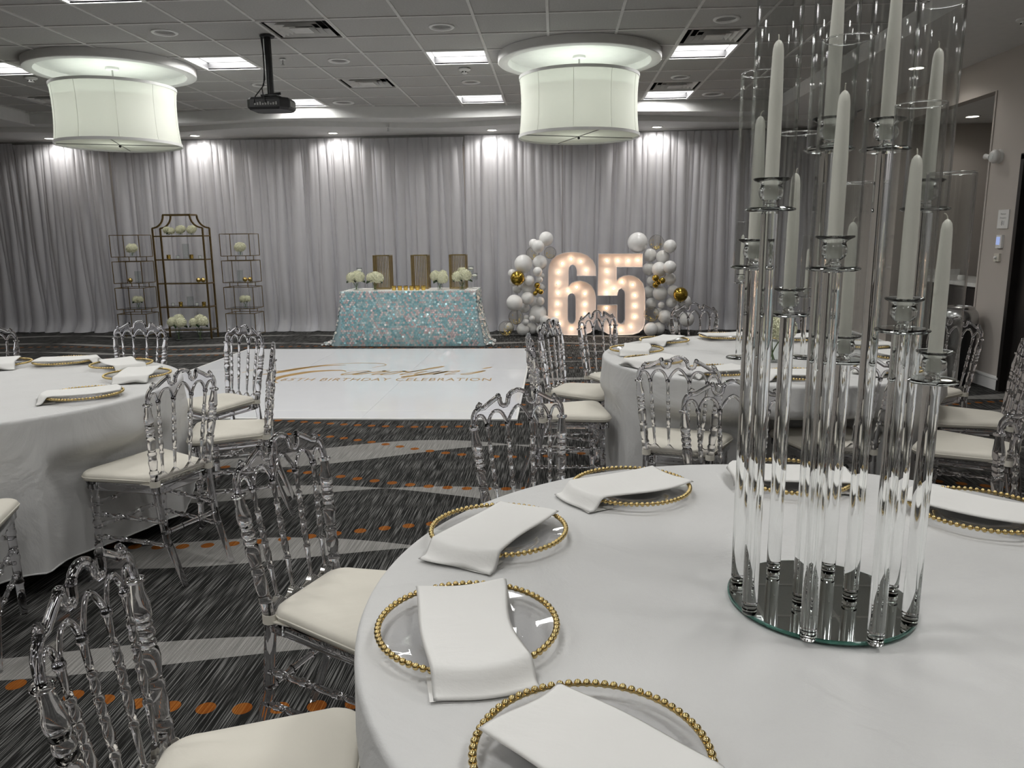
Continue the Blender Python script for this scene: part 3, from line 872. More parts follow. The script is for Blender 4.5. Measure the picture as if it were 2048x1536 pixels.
# ================================================================== CHAIRS
def chair_proto():
    r = empty('crystal_chair')
    CLR = MT['clear']
    def post(sx):
        m = M()
        a = Vector((sx * .147, -.175, .44)); b = Vector((sx * .183, -.22, .81))
        prof = [(0, .0165), (.15, .0165), (.16, .019), (.18, .019), (.19, .0165), (.21, .0148), (.30, .0188), (.37, .0155), (.385, .018), (.41, .018), (.42, .014), (.46, .0158), (.55, .0198),
                (.60, .018), (.613, .0143), (.625, .018), (.645, .018), (.657, .014), (.67, .0172), (.69, .0198), (.71, .0172), (.723, .0143), (.735, .018), (.752, .018), (.76, .0155), (.785, .0195), (.83, .0195), (.90, .0152), (.965, .0122), (.972, .0180), (.99, .0198), (1.0, .0165)]
        foot = Vector((sx * .135, -.285, 0)); knee = Vector((sx * .143, -.205, .21))
        path = [foot, foot.lerp(knee, .35), foot.lerp(knee, .7), knee, knee.lerp(a, .5)] + [a.lerp(b, t) for t, q in prof]
        rad = [.0115, .0135, .015, .0162, .0165] + [q for t, q in prof]
        for i in range(1):
            pass
        m.sweep(path, rad, 14)
        return m
    for sx in (-1, 1):
        obj('rear_post', post(sx), CLR, r, ang=60)
    for sx in (-1, 1):
        m = M()
        a = Vector((sx * .182, .175, 0)); b = Vector((sx * .178, .155, .425))
        m.turned(a, b, [(0, .0125), (.05, .014), (.30, .0150), (.31, .0185), (.335, .0185), (.345, .0155), (.55, .016), (.56, .0188), (.585, .0188), (.595, .016), (.80, .016), (.81, .0188), (.835, .0188), (.845, .0165), (1, .0170)], 14)
        obj('front_leg', m, CLR, r, ang=60)
    # stretchers
    def rod(a, b):
        return M().turned(a, b, [(0, .0095), (.08, .0095), (.085, .0125), (.11, .0125), (.115, .0095), (.32, .0095), (.325, .0125), (.35, .0125), (.355, .0095), (.64, .0095), (.645, .0125), (.67, .0125), (.675, .0095), (.885, .0095), (.89, .0125), (.915, .0125), (.92, .0095), (1, .0095)], 10)
    for sx in (-1, 1):
        for z in (.18, .285):
            yr = -.205 - (.21 - z) * .36 if z < .21 else -.205 + (z - .21) * .13
            obj('stretcher', rod((sx * .141, yr, z), (sx * .180, .165, z)), CLR, r, ang=60)
    for z in (.225, .33):
        obj('stretcher', rod((-.180, .165, z), (.180, .165, z)), CLR, r, ang=60)
    obj('stretcher', rod((-.143, -.20, .235), (.143, -.20, .235)), CLR, r, ang=60)
    # spindles
    def lean(z): return -.175 - .045 * (z - .44) / .37
    sp = [(0, .0048), (.26, .0075), (.275, .0098), (.30, .0098), (.31, .007), (.42, .0100), (.49, .0075), (.505, .0096), (.525, .0096), (.54, .007), (.58, .0100), (.615, .007), (.63, .0094), (.65, .0094), (.66, .007), (.71, .0098), (.77, .0066), (.782, .0090), (.80, .0090), (.812, .0064), (1, .0074)]
    for xb, xt in ((-.106, -.129), (-.041, -.049), (.041, .049), (.106, .129)):
        a = (xb, lean(.492), .492); b = (xt, lean(.805), .805)
        obj('spindle', M().turned(a, b, sp, 10), CLR, r, ang=60)
    # lower back rail
    top = []; n = 48
    for i in range(n + 1):
        x = -.143 + .286 * i / n
        pk = max(math.exp(-((x - c) / .017) ** 2) for c in (-.106, -.041, .041, .106))
        ends = math.exp(-((abs(x) - .143) / .016) ** 2)
        top.append((x, .474 + .024 * pk + .02 * ends))
    bot = [(.143 - .286 * i / n, .452 + .004 * cos(26 * pi * i / n)) for i in range(n + 1)]
    obj('lower_rail', M().prism(top + bot, lambda a, b, d: (a, lean(b) + d, b), -.008, .008), CLR, r, ang=50)
    # crest rail: tube with scroll notches, arches below and a thin web
    hx = [(-.183, .0), (-.1835, .018), (-.181, .036), (-.173, .051), (-.160, .060), (-.148, .061), (-.138, .062), (-.122, .072), (-.105, .082), (-.088, .091), (-.077, .096), (-.0735, .090), (-.0735, .078), (-.069, .067), (-.060, .061),
          (-.050, .062), (-.042, .069), (-.040, .080), (-.037, .091), (-.029, .102), (-.015, .109), (0, .1115)]
    crest = hx + [(-a, b) for a, b in reversed(hx[:-1])]
    P = lambda a, b, d=0: (a, lean(.81 + b) + d, .81 + b)
    m = M().sweep([P(a, b) for a, b in crest], .0088, 10)
    for s in (-1, 1):
        m.sweep([P(s * .163, .056), P(s * .160, .068), P(s * .152, .077), P(s * .146, .074)], [.009, .009, .0085, .005], 10)
        m.sphere(P(s * .078, .098), .0098, 10, 6); m.sphere(P(s * .036, .094), .0095, 10, 6)
    xs = [-.183, -.129, -.049, .049, .129, .183]
    pk = [.040, .050, .060, .050, .040]
    low = []
    for k in range(5):
        xa_, xb_ = xs[k], xs[k + 1]
        pts = []
        for i in range(11):
            t = i / 10
            h = pk[k] * (1 - abs(2 * t - 1) ** (2.6 if k != 2 else 1.7))
            pts.append((xa_ + (xb_ - xa_) * t, -.004 + h))
        m.sweep([P(a, b) for a, b in pts], .0066, 8)
        low += pts[1:] if k else pts
        if 0 < k: m.turned(P(xa_, -.012), P(xa_, .006), [(0, .0085), (.3, .0105), (.7, .0105), (1, .008)], 10)
    m.prism(crest + list(reversed([(a * .985, b) for a, b in low])), P, -.003, .003)
    obj('crest_rail', m, CLR, r, ang=50)
    # seat frame
    def outline(hw_b, hw_f, yb, yf, rad, n=6):
        pts = []
        cs = [(hw_f - rad, yf - rad, 0), (-hw_f + rad, yf - rad, 90), (-hw_b + rad, yb + rad, 180), (hw_b - rad, yb + rad, 270)]
        for cx, cy, a0 in cs:
            for i in range(n + 1):
                a = radians(a0 + 90 * i / n)
                pts.append((cx + rad * cos(a), cy + rad * sin(a)))
        return pts
    o1 = outline(.150, .205, -.195, .195, .035)
    n = len(o1)
    m = M()
    sc_ = lambda k, z: [(a * k, b * k, z) for a, b in o1]
    rings = [sc_(.80, .405), sc_(.97, .402), sc_(1, .408), sc_(1, .437), sc_(.98, .442), sc_(.80, .442)]
    m.add(sum(rings, []), [(j * n + i, j * n + (i + 1) % n, ((j + 1) % 6) * n + (i + 1) % n, ((j + 1) % 6) * n + i) for j in range(6) for i in range(n)])
    obj('seat_frame', m, CLR, r, ang=50)
    # cushion
    o2 = outline(.160, .218, -.175, .212, .06, 8)
    n = len(o2)
    m = M()
    lv = [(.90, .443), (.985, .445), (1.0, .455), (1.0, .465), (.985, .474), (.95, .480), (.85, .485), (.6, .489), (.3, .4905)]
    vs = []
    for k, z in lv:
        vs += [(a * k, .02 + (b - .02) * k, z) for a, b in o2]
    fs = [(j * n + i, j * n + (i + 1) % n, (j + 1) * n + (i + 1) % n, (j + 1) * n + i) for j in range(len(lv) - 1) for i in range(n)]
    fs += [tuple(reversed(range(n))), tuple((len(lv) - 1) * n + i for i in range(n))]
    m.add(vs, fs)
    cu = obj('cushion', m, MT['cushion'], r, ang=70)
    obj('piping', M().sweep([(a * 1.002, .02 + (b - .02) * 1.002, .4605) for a, b in o2], .0028, 6, closed=True), MT['cushion'], cu)
    for s in (-1, 1):
        st = M().lathe([(.0200, -.013), (.0212, -.013), (.0212, .013), (.0200, .013), (.0200, -.013)], 18, (s * .147, -.175, .452), cap=False)
        st.box(s * .147 - .012, s * .147 + .012, -.158, -.10, .443, .447)
        obj('strap', st, MT['cushion'], cu, ang=50)
    return r
chair0 = chair_proto(); remember(chair0)
for i, (x, y, a, lab, tb) in enumerate(CHAIRS):
    f = radians(a)
    loc = (x + .22 * cos(f), y + .22 * sin(f), 0)
    if i == 0:
        c = chair0; c.location = loc; c.rotation_euler = (0, 0, f - pi / 2)
    else:
        c = dup(chair0, loc, f - pi / 2)
    tag(c, lab, 'chair', 'crystal chairs around the ' + tb)

# ================================================================== CHARGERS AND NAPKINS
TZ = .7585
pp = [(0, .002), (.085, .002), (.092, .003), (.100, .008), (.125, .0125), (.150, .0185), (.157, .0205), (.157, .0235), (.150, .0222), (.125, .0160), (.100, .0115), (.094, .0085), (.088, .0065), (.060, .0060), (0, .0060)]
plate_me = M().lathe(pp, 64).mesh('glass_plate', MT['plate'], ang=50)
bead_me = M().sphere((0, 0, 0), .0062, 10, 7).mesh('bead', MT['gold'])
band_me = M().lathe([(.1545, .0215), (.1585, .0215), (.1585, .0245), (.1545, .0245), (.1545, .0215)], 72, cap=False).mesh('rim_band', MT['gold'])
NB = 72
ringm = M()
for k in range(NB):
    a = 2 * pi * k / NB
    ringm.sphere((.160 * cos(a), .160 * sin(a), .0235), .0062, 8, 6)
ring_me = ringm.mesh('bead_rim', MT['gold'])
def charger(x, y, lab, grp, near):
    r = empty('charger_plate', (x, y, TZ)); tag(r, lab, 'plate', grp)
    obj('glass_plate', plate_me, parent=r); obj('rim_band', band_me, parent=r)
    if near:
        for k in range(NB):
            a = 2 * pi * k / NB
            obj('bead', bead_me, parent=r, loc=(.160 * cos(a), .160 * sin(a), .0235))
    else:
        obj('bead_rim', ring_me, parent=r)['kind'] = 'stuff'
def napkin(x, y, ang, lab, grp, off=0, L=.34, W=.172, seed=0, skew=0):
    rnd = random.Random(seed)
    f = radians(ang); c, s = cos(f), sin(f)
    ph = [rnd.uniform(0, 6.3) for _ in range(4)]
    def hgt(a, b):
        d = hypot(a + off, b)
        h = .0352
        if d < .155: h -= .007 * (1 - (d / .155) ** 2)
        elif d > .168:
            q = min(1, (d - .168) / .030); h -= .030 * (q * q * (3 - 2 * q))
        return max(h, .0045) + .0012 * sin(18 * a + ph[0]) * sin(15 * b + ph[1])
    def pt(u, v, top):
        a = (u - .5) * L; b = (v - .5) * W * (1 + .05 * sin(3 * u + ph[2]))
        b += .008 * sin(6 * u + ph[3]) * (1 if v > .5 else .6) + skew * (u - .5) * .05
        a2 = a + .006 * sin(5 * v + ph[0])
        e = min(v, 1 - v) * W; e2 = min(u, 1 - u) * L
        rd = min(1, min(e, e2) / .006)
        th = .0035 * sqrt(max(0, 1 - (1 - rd) ** 2))
        z = hgt(a2, b) + (th if top else -th)
        return (a2, b, max(z, .001))
    nu, nv = 44, 24
    m = M()
    tv = [pt(i / nu, j / nv, True) for j in range(nv + 1) for i in range(nu + 1)]
    bv = [pt(i / nu, j / nv, False) for j in range(nv + 1) for i in range(nu + 1)]
    N = len(tv); W_ = nu + 1
    fs = []
    for j in range(nv):
        for i in range(nu):
            q = (j * W_ + i, j * W_ + i + 1, (j + 1) * W_ + i + 1, (j + 1) * W_ + i)
            fs.append(q); fs.append(tuple(N + k for k in reversed(q)))
    m.add(tv + bv, fs)
    bd = [i for i in range(nu)] + [j * W_ + nu for j in range(nv)] + [nv * W_ + i for i in range(nu, 0, -1)] + [j * W_ for j in range(nv, 0, -1)]
    m.f += [(bd[k], bd[k] + N, bd[(k + 1) % len(bd)] + N, bd[(k + 1) % len(bd)]) for k in range(len(bd))]
    ox, oy = x + off * c, y + off * s
    n_ = empty('folded_napkin', (ox, oy, TZ), f); tag(n_, lab, 'napkin', grp)
    obj('upper_layer', m, MT['napkin'], n_, ang=180)
    # tucked-under end hanging over the rim
    m2 = M()
    def under(u, v):
        a = L / 2 - .004 - min(.085, L / 2 + off - .122) * u; b = (v - .5) * W * .985
        d = hypot(a + off, b)
        z = .0045 + .010 * min(1, max(0, (.165 - d) / .05)) * 0 + .001 * sin(20 * u)
        return (a, b, min(z, .004) if d > .12 else .0032)
    m2.grid(10, 8, under)
    obj('under_fold', m2, MT['napkin'], n_, ang=180)
near_p = [(-.158, 1.258, -76, 'front left of the nearest table, napkin laid straight over it', .03, True),
          (-.136, 1.715, -117, 'left of the nearest table, napkin slanting to the lower left', .03, True),
          (.209, 2.045, 211, 'at the back left edge of the nearest table', .03, False),
          (.672, 2.140, -8, 'behind the tall glass columns on the nearest table', 0, False),
          (1.062, 1.880, -36, 'at the right picture edge on the nearest table', 0, False),
          (.048, .918, -41, 'at the bottom edge of the picture on the nearest table', .04, True)]
for i, (x, y, a, lab, off, nb) in enumerate(near_p):
    charger(x, y, 'gold beaded glass charger ' + lab.split(',')[0], 'charger plates on the nearest table', nb)
    napkin(x, y, a, 'white folded napkin ' + lab.split(',')[0], 'napkins on the nearest table', off, seed=i)
t2 = [(170, -98, 'far left rim'), (133, -125, 'back left rim'), (96, 10, 'back rim'), (60, 20, 'back right rim'), (24, -20, 'right rim, farther one'), (-12, -60, 'right rim, nearer one'),
      (-50, 215, 'front right rim'), (268, 185, 'front rim'), (238, 205, 'front left rim, under the chair back'), (203, -140, 'left rim beside the chair crest')]
for i, (pa, a, lab) in enumerate(t2):
    x, y = T2[0] + .745 * cos(radians(pa)), T2[1] + .745 * sin(radians(pa))
    charger(x, y, 'gold beaded glass charger on the right rear table, ' + lab, 'charger plates on the right rear table', False)
    napkin(x, y, a, 'white folded napkin on the right rear table, ' + lab, 'napkins on the right rear table', .02, seed=20 + i)
t3 = [(118, -60, 'cut by the left picture edge'), (91, 20, 'back rim, second from the left'), (57, -45, 'back right rim'), (23, -75, 'right rim'), (-17, 215, 'front right rim, nearest us')]
for i, (pa, a, lab) in enumerate(t3):
    x, y = T3[0] + .735 * cos(radians(pa)), T3[1] + .735 * sin(radians(pa))
    charger(x, y, 'gold beaded glass charger on the left table, ' + lab, 'charger plates on the left table', False)
    napkin(x, y, a, 'white folded napkin on the left table, ' + lab, 'napkins on the left table', .02, seed=40 + i)

# ================================================================== CANDELABRUM
disc_p = [(0, 0), (.036, 0), (.0405, .002), (.0415, .0035), (.0405, .005), (.036, .007), (0, .007)]
cup_p = [(0, 0), (.0115, 0), (.0120, .003), (.0085, .006), (.0095, .009), (.0165, .014), (.0195, .020), (.0200, .026), (.0178, .033), (.0165, .036), (.0200, .040), (.0290, .0445), (.0298, .0465), (.0285, .0475),
         (.0200, .0435), (.0140, .039), (.0130, .030), (.0128, .012), (0, .012)]
chim_p = [(.0345, 0), (.0363, 0), (.0363, .334), (.0354, .336), (.0345, .334), (.0345, 0)]
disc_me = M().lathe(disc_p, 40).mesh('glass_plate', MT['discglass'], ang=15)
cup_me = M().lathe(cup_p, 32).mesh('candle_cup', MT['crystal'], ang=60)
chim_me = M().lathe(chim_p, 40, cap=False).mesh('glass_chimney', MT['chimney'], ang=18)
rim_me = M().sweep([(.0354 * cos(2 * pi * k / 48), .0354 * sin(2 * pi * k / 48), .3362) for k in range(48)], .0011, 8, closed=True).mesh('rim', MT['crystal'], ang=180)
def candle_mesh(h):
    m = M().lathe([(0, 0), (.0115, 0), (.0115, .03), (.0112, h * .6), (.0088, h * .93), (.0072, h * .97), (.0040, h * .99), (0, h)], 20)
    return m.mesh('taper', MT['wax'], ang=60)
wick_me = M().sweep([(0, 0, -.002), (.0005, 0, .004), (.003, 0, .008), (.0055, 0, .009)], .0009, 6).mesh('wick', MT['wick'])
MX, MY = .511, 1.409
cdl = empty('candelabrum', (MX, MY, TZ)); tag(cdl, 'tall crystal candelabrum of ten glass columns on a round mirror, on the nearest table', 'candelabrum')
MT['mirror'] = plain('mirror_silver', (.80, .85, .83), .015, 1, .01, 3)
MT['mirroredge'] = glass('mirror_edge_green', (.25, .48, .42), 1.5)
mb = obj('mirror_base', M().lathe([(0, .004), (.1685, .004), (.1685, .0110), (0, .0110)], 96), MT['mirror'], cdl, ang=30)
obj('bevelled_edge', M().lathe([(.1688, .002), (.1715, .0035), (.1715, .0095), (.1688, .0112), (.1688, .002)], 96, cap=False), MT['mirroredge'], mb, ang=50)
obj('pad', M().lathe([(0, 0), (.15, 0), (.15, .004), (0, .004)], 48), MT['black'], mb)
cols = [('a', .360, 1.338, 1.50, 'left', 'second tallest'), ('b', .367, 1.458, 1.40, 'left', 'middle height'), ('c', .455, 1.524, 1.305, 'left', 'second shortest'), ('d', .438, 1.247, 1.405, 'front', 'middle height'),
        ('e', .464, 1.378, 1.60, 'left', 'tallest'), ('f', .565, 1.398, 1.60, 'right', 'tallest'), ('g', .566, 1.520, 1.213, 'left', 'shortest'), ('h', .548, 1.236, 1.308, 'right', 'second shortest'),
        ('i', .652, 1.423, 1.50, 'right', 'second tallest'), ('j', .637, 1.308, 1.213, 'right', 'shortest')]
rnd = random.Random(8)
taper_me = candle_mesh(.252)
for k, x, y, zd, side, ht in cols:
    h = zd - TZ - .011
    cp = [(0, 0), (.0125, 0), (.0135, .003), (.0135, .010), (.0118, .013), (.0118, .016), (.0140, .018), (.0142, h - .004), (.0125, h - .001), (0, h - .001)]
    c = obj('column', M().lathe(cp, 32), MT['crystal'], cdl, loc=(x - MX, y - MY, .011), ang=16)
    obj('glass_plate', disc_me, parent=c, loc=(0, 0, h - .001))
    obj('candle_cup', cup_me, parent=c, loc=(0, 0, h + .0062))
    cz = TZ + .011 + h + .0062 + .0125
    t = empty('taper_candle', (x, y, cz), rnd.uniform(0, 6.3)); tag(t, 'ivory taper candle on the %s %s crystal column' % (side, ht), 'candle', 'taper candles in the tall candelabrum')
    obj('taper', taper_me, parent=t); obj('wick', wick_me, parent=t, loc=(0, 0, .2515))
    ch = obj('glass_chimney', chim_me, loc=(x, y, TZ + .011 + h + .0063))
    obj('rim', rim_me, parent=ch)
    tag(ch, 'clear glass cylinder on the %s %s crystal column' % (side, ht), 'glass cylinder', 'glass cylinders on the tall candelabrum')

# short single candleholders and vase on the right rear table
def single_holder(x, y, zd, lab):
    r = empty('crystal_candleholder', (x, y, TZ)); tag(r, 'single crystal candleholder on the right rear table, ' + lab, 'candleholder', 'crystal candleholders on the right rear table')
    obj('foot', M().lathe([(0, 0), (.062, 0), (.066, .003), (.066, .007), (.060, .011), (0, .011)], 40), MT['discglass'], r, ang=35)
    h = zd - TZ - .011
    obj('column', M().lathe([(0, .011), (.012, .011), (.0135, .016), (.0135, .011 + h - .003), (.012, .011 + h), (0, .011 + h)], 28), MT['crystal'], r, ang=16)
    obj('glass_plate', disc_me, parent=r, loc=(0, 0, .011 + h)); obj('candle_cup', cup_me, parent=r, loc=(0, 0, .018 + h))
    t = empty('taper_candle', (x, y, zd + .020)); tag(t, 'ivory taper candle on the right rear table, ' + lab, 'candle', 'taper candles on the right rear table')
    obj('taper', taper_me, parent=t); obj('wick', wick_me, parent=t, loc=(0, 0, .2515))
    ch = obj('glass_chimney', chim_me, loc=(x, y, zd + .0072)); obj('rim', rim_me, parent=ch); tag(ch, 'tall glass cylinder on the right rear table, ' + lab, 'glass cylinder', 'glass cylinders on the right rear table')
single_holder(1.052, 4.437, 1.188, 'left one')
single_holder(1.417, 4.432, 1.107, 'right one')
single_holder(1.225, 4.60, 1.29, 'tallest, behind the flower vase')

# ================================================================== HYDRANGEAS
def petal_ball(m, c, r, rnd, n):
    for k in range(n):
        t = (k + .5) / n
        p = math.acos(1 - 1.82 * t); a = k * 2.39996 + rnd.uniform(-.2, .2)
        d = Vector((sin(p) * cos(a), sin(p) * sin(a), cos(p)))
        q = Vector(c) + d * r * rnd.uniform(.90, 1.06)
        x = d.orthogonal().normalized(); y = d.cross(x)
        tw = rnd.uniform(0, 1.57); s = r * .30
        ctr = len(m.v); vs = [q - d * s * .15]; fs = []
        for j in range(4):
            b0 = tw + j * pi / 2
            for e, rr, lift in ((-.42, .62, .10), (0, 1.0, .06), (.42, .62, .10)):
                vs.append(q + s * rr * (cos(b0 + e) * x + sin(b0 + e) * y) + d * s * lift * rnd.uniform(.5, 2.5))
            fs.append((0, 1 + 3 * j, 2 + 3 * j, 3 + 3 * j))
        m.add(vs, fs)
def hydrangea(name_lab, x, y, z, heads, vase, seed, grp, leaves=3):
    """heads [(dx, dy, dz, r)], vase (radius, height)"""
    rnd = random.Random(seed)
    r = empty('hydrangea_vase', (x, y, z)); tag(r, name_lab, 'flowers', grp)
    vr, vh = vase
    obj('vase', M().lathe([(0, 0), (vr * .92, 0), (vr, .006), (vr, vh), (vr - .003, vh), (vr - .003, .010), (0, .010)], 24), MT['vaseglass'], r, ang=40)
    for i, (dx, dy, dz, hr) in enumerate(heads):
        m = M(); m.sphere((dx, dy, dz), hr * .86, 16, 10)
        petal_ball(m, (dx, dy, dz), hr, rnd, 110)
        o = obj('bloom', m, MT['petal'], r, smooth=False); o['kind'] = 'stuff'
        obj('stem', M().sweep([(-dx * .25, -dy * .2, .012), (dx * .2, dy * .2, vh * .6), (dx * .7, dy * .7, max(vh, dz - hr * .9)), (dx, dy, dz - hr * .5)], .0035, 6), MT['stem'], r)
    hx = max(abs(h[0]) + h[3] for h in heads); hz = min(h[2] - h[3] * .6 for h in heads)
    for k in range(leaves):
        a = -pi / 2 + (k - (leaves - 1) / 2) * 1.5 + rnd.uniform(-.3, .3)
        ln = hx * rnd.uniform(.75, 1.0); wv = ln * .30
        def lf(u, v, a=a, ln=ln, wv=wv):
            t = u; wd = wv * sin(pi * min(1, t * .95 + .03)) ** .8
            b = (v - .5) * 2 * wd
            q = .15 * ln + t * ln
            zz = hz - .25 * ln * t * t + .05 * abs(v - .5)
            return (q * cos(a) - b * sin(a), q * sin(a) * .6 + b * cos(a), max(zz, .012))
        m = M().grid(8, 4, lf)
        b_ = len(m.v); vt = [(p[0], p[1], p[2] - .0015) for p in m.v]
        m.add(vt, [tuple(reversed(f)) for f in m.f])
        obj('leaf', m, MT['leaf'], r, fix=False)
    return r

# ================================================================== DANCE FLOOR
MATX0, MATX1, MATY0, MATY1 = -4.145, -.33, 6.045, 9.985
dfl = empty('dance_floor', ((MATX0 + MATX1) / 2, (MATY0 + MATY1) / 2, 0)); tag(dfl, 'glossy white vinyl dance floor with gold lettering', 'dance floor')
cx, cy = dfl.location.x, dfl.location.y
def local(m):
    m.v = [(a - cx, b - cy, c) for a, b, c in m.v]; return m
wdt = (MATX1 - MATX0) / 3
for k in range(3):
    a = MATX0 + k * wdt
    obj('vinyl_sheet', local(M().box(a + .001, a + wdt - .001, MATY0, MATY1, .001, .009)), MT['matfilm'], dfl, smooth=False)
ed = M().box(MATX0 - .02, MATX1 + .02, MATY0 - .03, MATY0, .0, .0105).box(MATX0 - .02, MATX1 + .02, MATY1, MATY1 + .02, .0, .0105)
ed.box(MATX0 - .02, MATX0, MATY0, MATY1, 0, .0105).box(MATX1, MATX1 + .02, MATY0, MATY1, 0, .0105)
obj('edge_tape', local(ed), MT['white'], dfl, smooth=False)
tape = M().box(MATX0, MATX1, 8.36, 8.366, .0088, .0094).box(MATX0, MATX1, 6.30, 6.31, .0088, .0094)
obj('seam_tape', local(tape), MT['white'], dfl, smooth=False)

def text_mesh(txt, width, height_scale=1.0, shear=0.0, spacing=1.0, depth=.0006):
    cu = bpy.data.curves.new('t', 'FONT')
    cu.body = txt; cu.size = 1; cu.shear = shear; cu.space_character = spacing; cu.extrude = 0
    o = bpy.data.objects.new('t', cu); COL.objects.link(o)
    dg = bpy.context.evaluated_depsgraph_get()
    me = bpy.data.meshes.new_from_object(o.evaluated_get(dg))
    bpy.data.objects.remove(o)
    xs = [v.co.x for v in me.vertices]; x0, x1 = min(xs), max(xs)
    k = width / (x1 - x0)
    for v in me.vertices:
        v.co.x = (v.co.x - x0) * k; v.co.y = v.co.y * k * height_scale
    return me
def text_part(name, txt, width, mat, parent, loc, rot=(0, 0, 0), **k):
    me = text_mesh(txt, width, **k); me.materials.clear(); me.materials.append(mat); me.name = name
    o = bpy.data.objects.new(name, me); COL.objects.link(o); o.parent = parent; o.location = loc; o.rotation_euler = rot
    return o
text_part('small_lettering', '65TH BIRTHDAY CELEBRATION', 2.22, MT['goldfoil'], dfl, (-2.89 - cx, 7.70 - cy, .0096), height_scale=1.55, spacing=1.12)
def smooth_path(pts, n=10):
    out = []
    for i in range(len(pts) - 1):
        p0 = Vector(pts[max(0, i - 1)]); p1 = Vector(pts[i]); p2 = Vector(pts[i + 1]); p3 = Vector(pts[min(len(pts) - 1, i + 2)])
        for k in range(n):
            t = k / n
            out.append(.5 * ((2 * p1) + (-p0 + p2) * t + (2 * p0 - 5 * p1 + 4 * p2 - p3) * t * t + (-p0 + 3 * p1 - 3 * p2 + p3) * t ** 3))
    out.append(Vector(pts[-1])); return out
def ribbon(pts, w0, w1):
    P = smooth_path(pts); n = len(P); vs = []
    for i, p in enumerate(P):
        t = (P[min(n - 1, i + 1)] - P[max(0, i - 1)]).normalized(); nn = Vector((-t.y, t.x))
        u = i / (n - 1); wd = w0 + (w1 - w0) * sin(pi * u) ** 1.5
        for s, z in ((-1, .0092), (1, .0092), (1, .0098), (-1, .0098)):
            q = p + nn * wd * s; vs.append((q.x - cx, q.y - cy, z))
    fs = [(4 * i + k, 4 * i + (k + 1) % 4, 4 * i + 4 + (k + 1) % 4, 4 * i + 4 + k) for i in range(n - 1) for k in range(4)]
    return M().add(vs, fs)
obj('swash', ribbon([(-3.49, 8.18), (-3.40, 8.40), (-3.12, 8.30), (-2.99, 8.37), (-2.79, 8.63), (-2.51, 8.80), (-2.28, 8.84), (-2.06, 8.80), (-1.98, 8.68), (-2.10, 8.52)], .006, .012), MT['goldfoil'], dfl, smooth=False)
obj('swash', ribbon([(-2.86, 7.58), (-2.95, 7.70), (-2.955, 7.91), (-2.83, 8.13), (-2.67, 8.28), (-2.42, 8.33), (-2.33, 8.25)], .006, .055), MT['goldfoil'], dfl, smooth=False)
obj('swash', ribbon([(-3.30, 8.02), (-3.12, 8.15), (-3.04, 8.28), (-2.90, 8.48), (-2.70, 8.65), (-2.45, 8.70)], .006, .06), MT['goldfoil'], dfl, smooth=False)

STROKES = [[(.75, .85), (.45, 1.0), (.1, .7), (.05, .3), (.3, 0), (.6, .25), (.8, .9), (.75, .4), (.85, .05), (1.1, .2), (1.35, .8), (1.4, 1.05), (1.5, .85), (1.75, .9), (1.7, .4), (1.8, .05), (2.05, .2), (2.3, .8), (2.55, 1.0)],
           [(2.5, 1.0), (2.2, .8), (2.1, .35), (2.35, 0), (2.65, .3), (2.6, .8), (2.5, .95), (2.75, .8), (3.0, .7), (3.2, 1.0), (3.45, 1.9), (3.35, 2.2), (3.2, 1.9), (3.15, .5), (3.3, 0), (3.55, .2)],
           [(3.55, .2), (3.75, .9), (3.8, .4), (4.0, .05), (4.3, .3), (4.45, .95), (4.35, 0), (4.25, -.4), (4.05, -.6), (3.95, -.4), (4.2, -.1), (4.7, .2), (4.85, .9), (4.9, .1), (5.0, .6), (5.3, 1.0), (5.5, .8), (5.5, .2), (5.65, 0), (5.9, .25)],
           [(6.2, 2.0), (6.16, 1.5)], [(6.25, .15), (6.5, .6), (6.7, 1.0), (6.75, .5), (6.6, .05), (6.3, .1)]]
for st_ in STROKES:
    obj('script_stroke', ribbon([(-2.38 + .212 * a + .17 * b, 8.05 + .25 * b) for a, b in st_], .009, .019), MT['goldfoil'], dfl, smooth=False)

# ================================================================== SEQUIN TABLE
SX0, SX1, SY0, SY1, SZ = -2.94, -1.085, 10.34, 11.06, .752
def sq_profile(u, v):
    """u around (0..1), v down (0 top, 1 floor)"""
    W_, D_ = SX1 - SX0, SY1 - SY0
    per = 2 * (W_ + D_); d = u * per
    fl = v ** 1.6
    rip = .02 * v * sin(d * 16 + 1) + .012 * v * sin(d * 29)
    if d < W_:                                      # front, nearly flat
        t = d / W_; x = SX0 + d; y = SY0 - .012 * v + .004 * v * sin(d * 9)
        e = abs(2 * t - 1)
        x += (.05 * fl * (2 * t - 1) * e ** 8); y -= .0
        return Vector((x, y, SZ * (1 - v)))
    d -= W_
    if d < D_:
        t = d / D_
        return Vector((SX1 + fl * (.04 + .16 * sin(pi * min(1, t * 1.0 + .12)) ** .6) + rip, SY0 - .012 * v + d, SZ * (1 - v)))
    d -= D_
    if d < W_:
        return Vector((SX1 - d, SY1 + .05 * fl + rip, SZ * (1 - v)))
    d -= W_
    t = d / D_
    return Vector((SX0 - fl * (.04 + .17 * sin(pi * min(1, (1 - t) * 1.0 + .12)) ** .6) - rip, SY1 - d - .012 * v * t, SZ * (1 - v)))
st = empty('sequin_tablecloth', ((SX0 + SX1) / 2, (SY0 + SY1) / 2, 0)); tag(st, 'aqua and pink sequin tablecloth over the long table by the drapes', 'tablecloth')
off = Vector(((SX0 + SX1) / 2, (SY0 + SY1) / 2, 0))
m = M().grid(240, 14, lambda u, v: tuple(sq_profile(u, max(.0, v)) - off), wrap=True)
MT['sequinbase'] = cloth('aqua_net', (.42, .56, .60), 0, .1)
obj('net_backing', m, MT['sequinbase'], st, ang=60)
m = M().box(SX0 - off.x, SX1 - off.x, SY0 - off.y, SY1 - off.y, SZ - .012, SZ)
obj('top_cover', m, MT['napkin'], st, smooth=False)
rnd = random.Random(77)
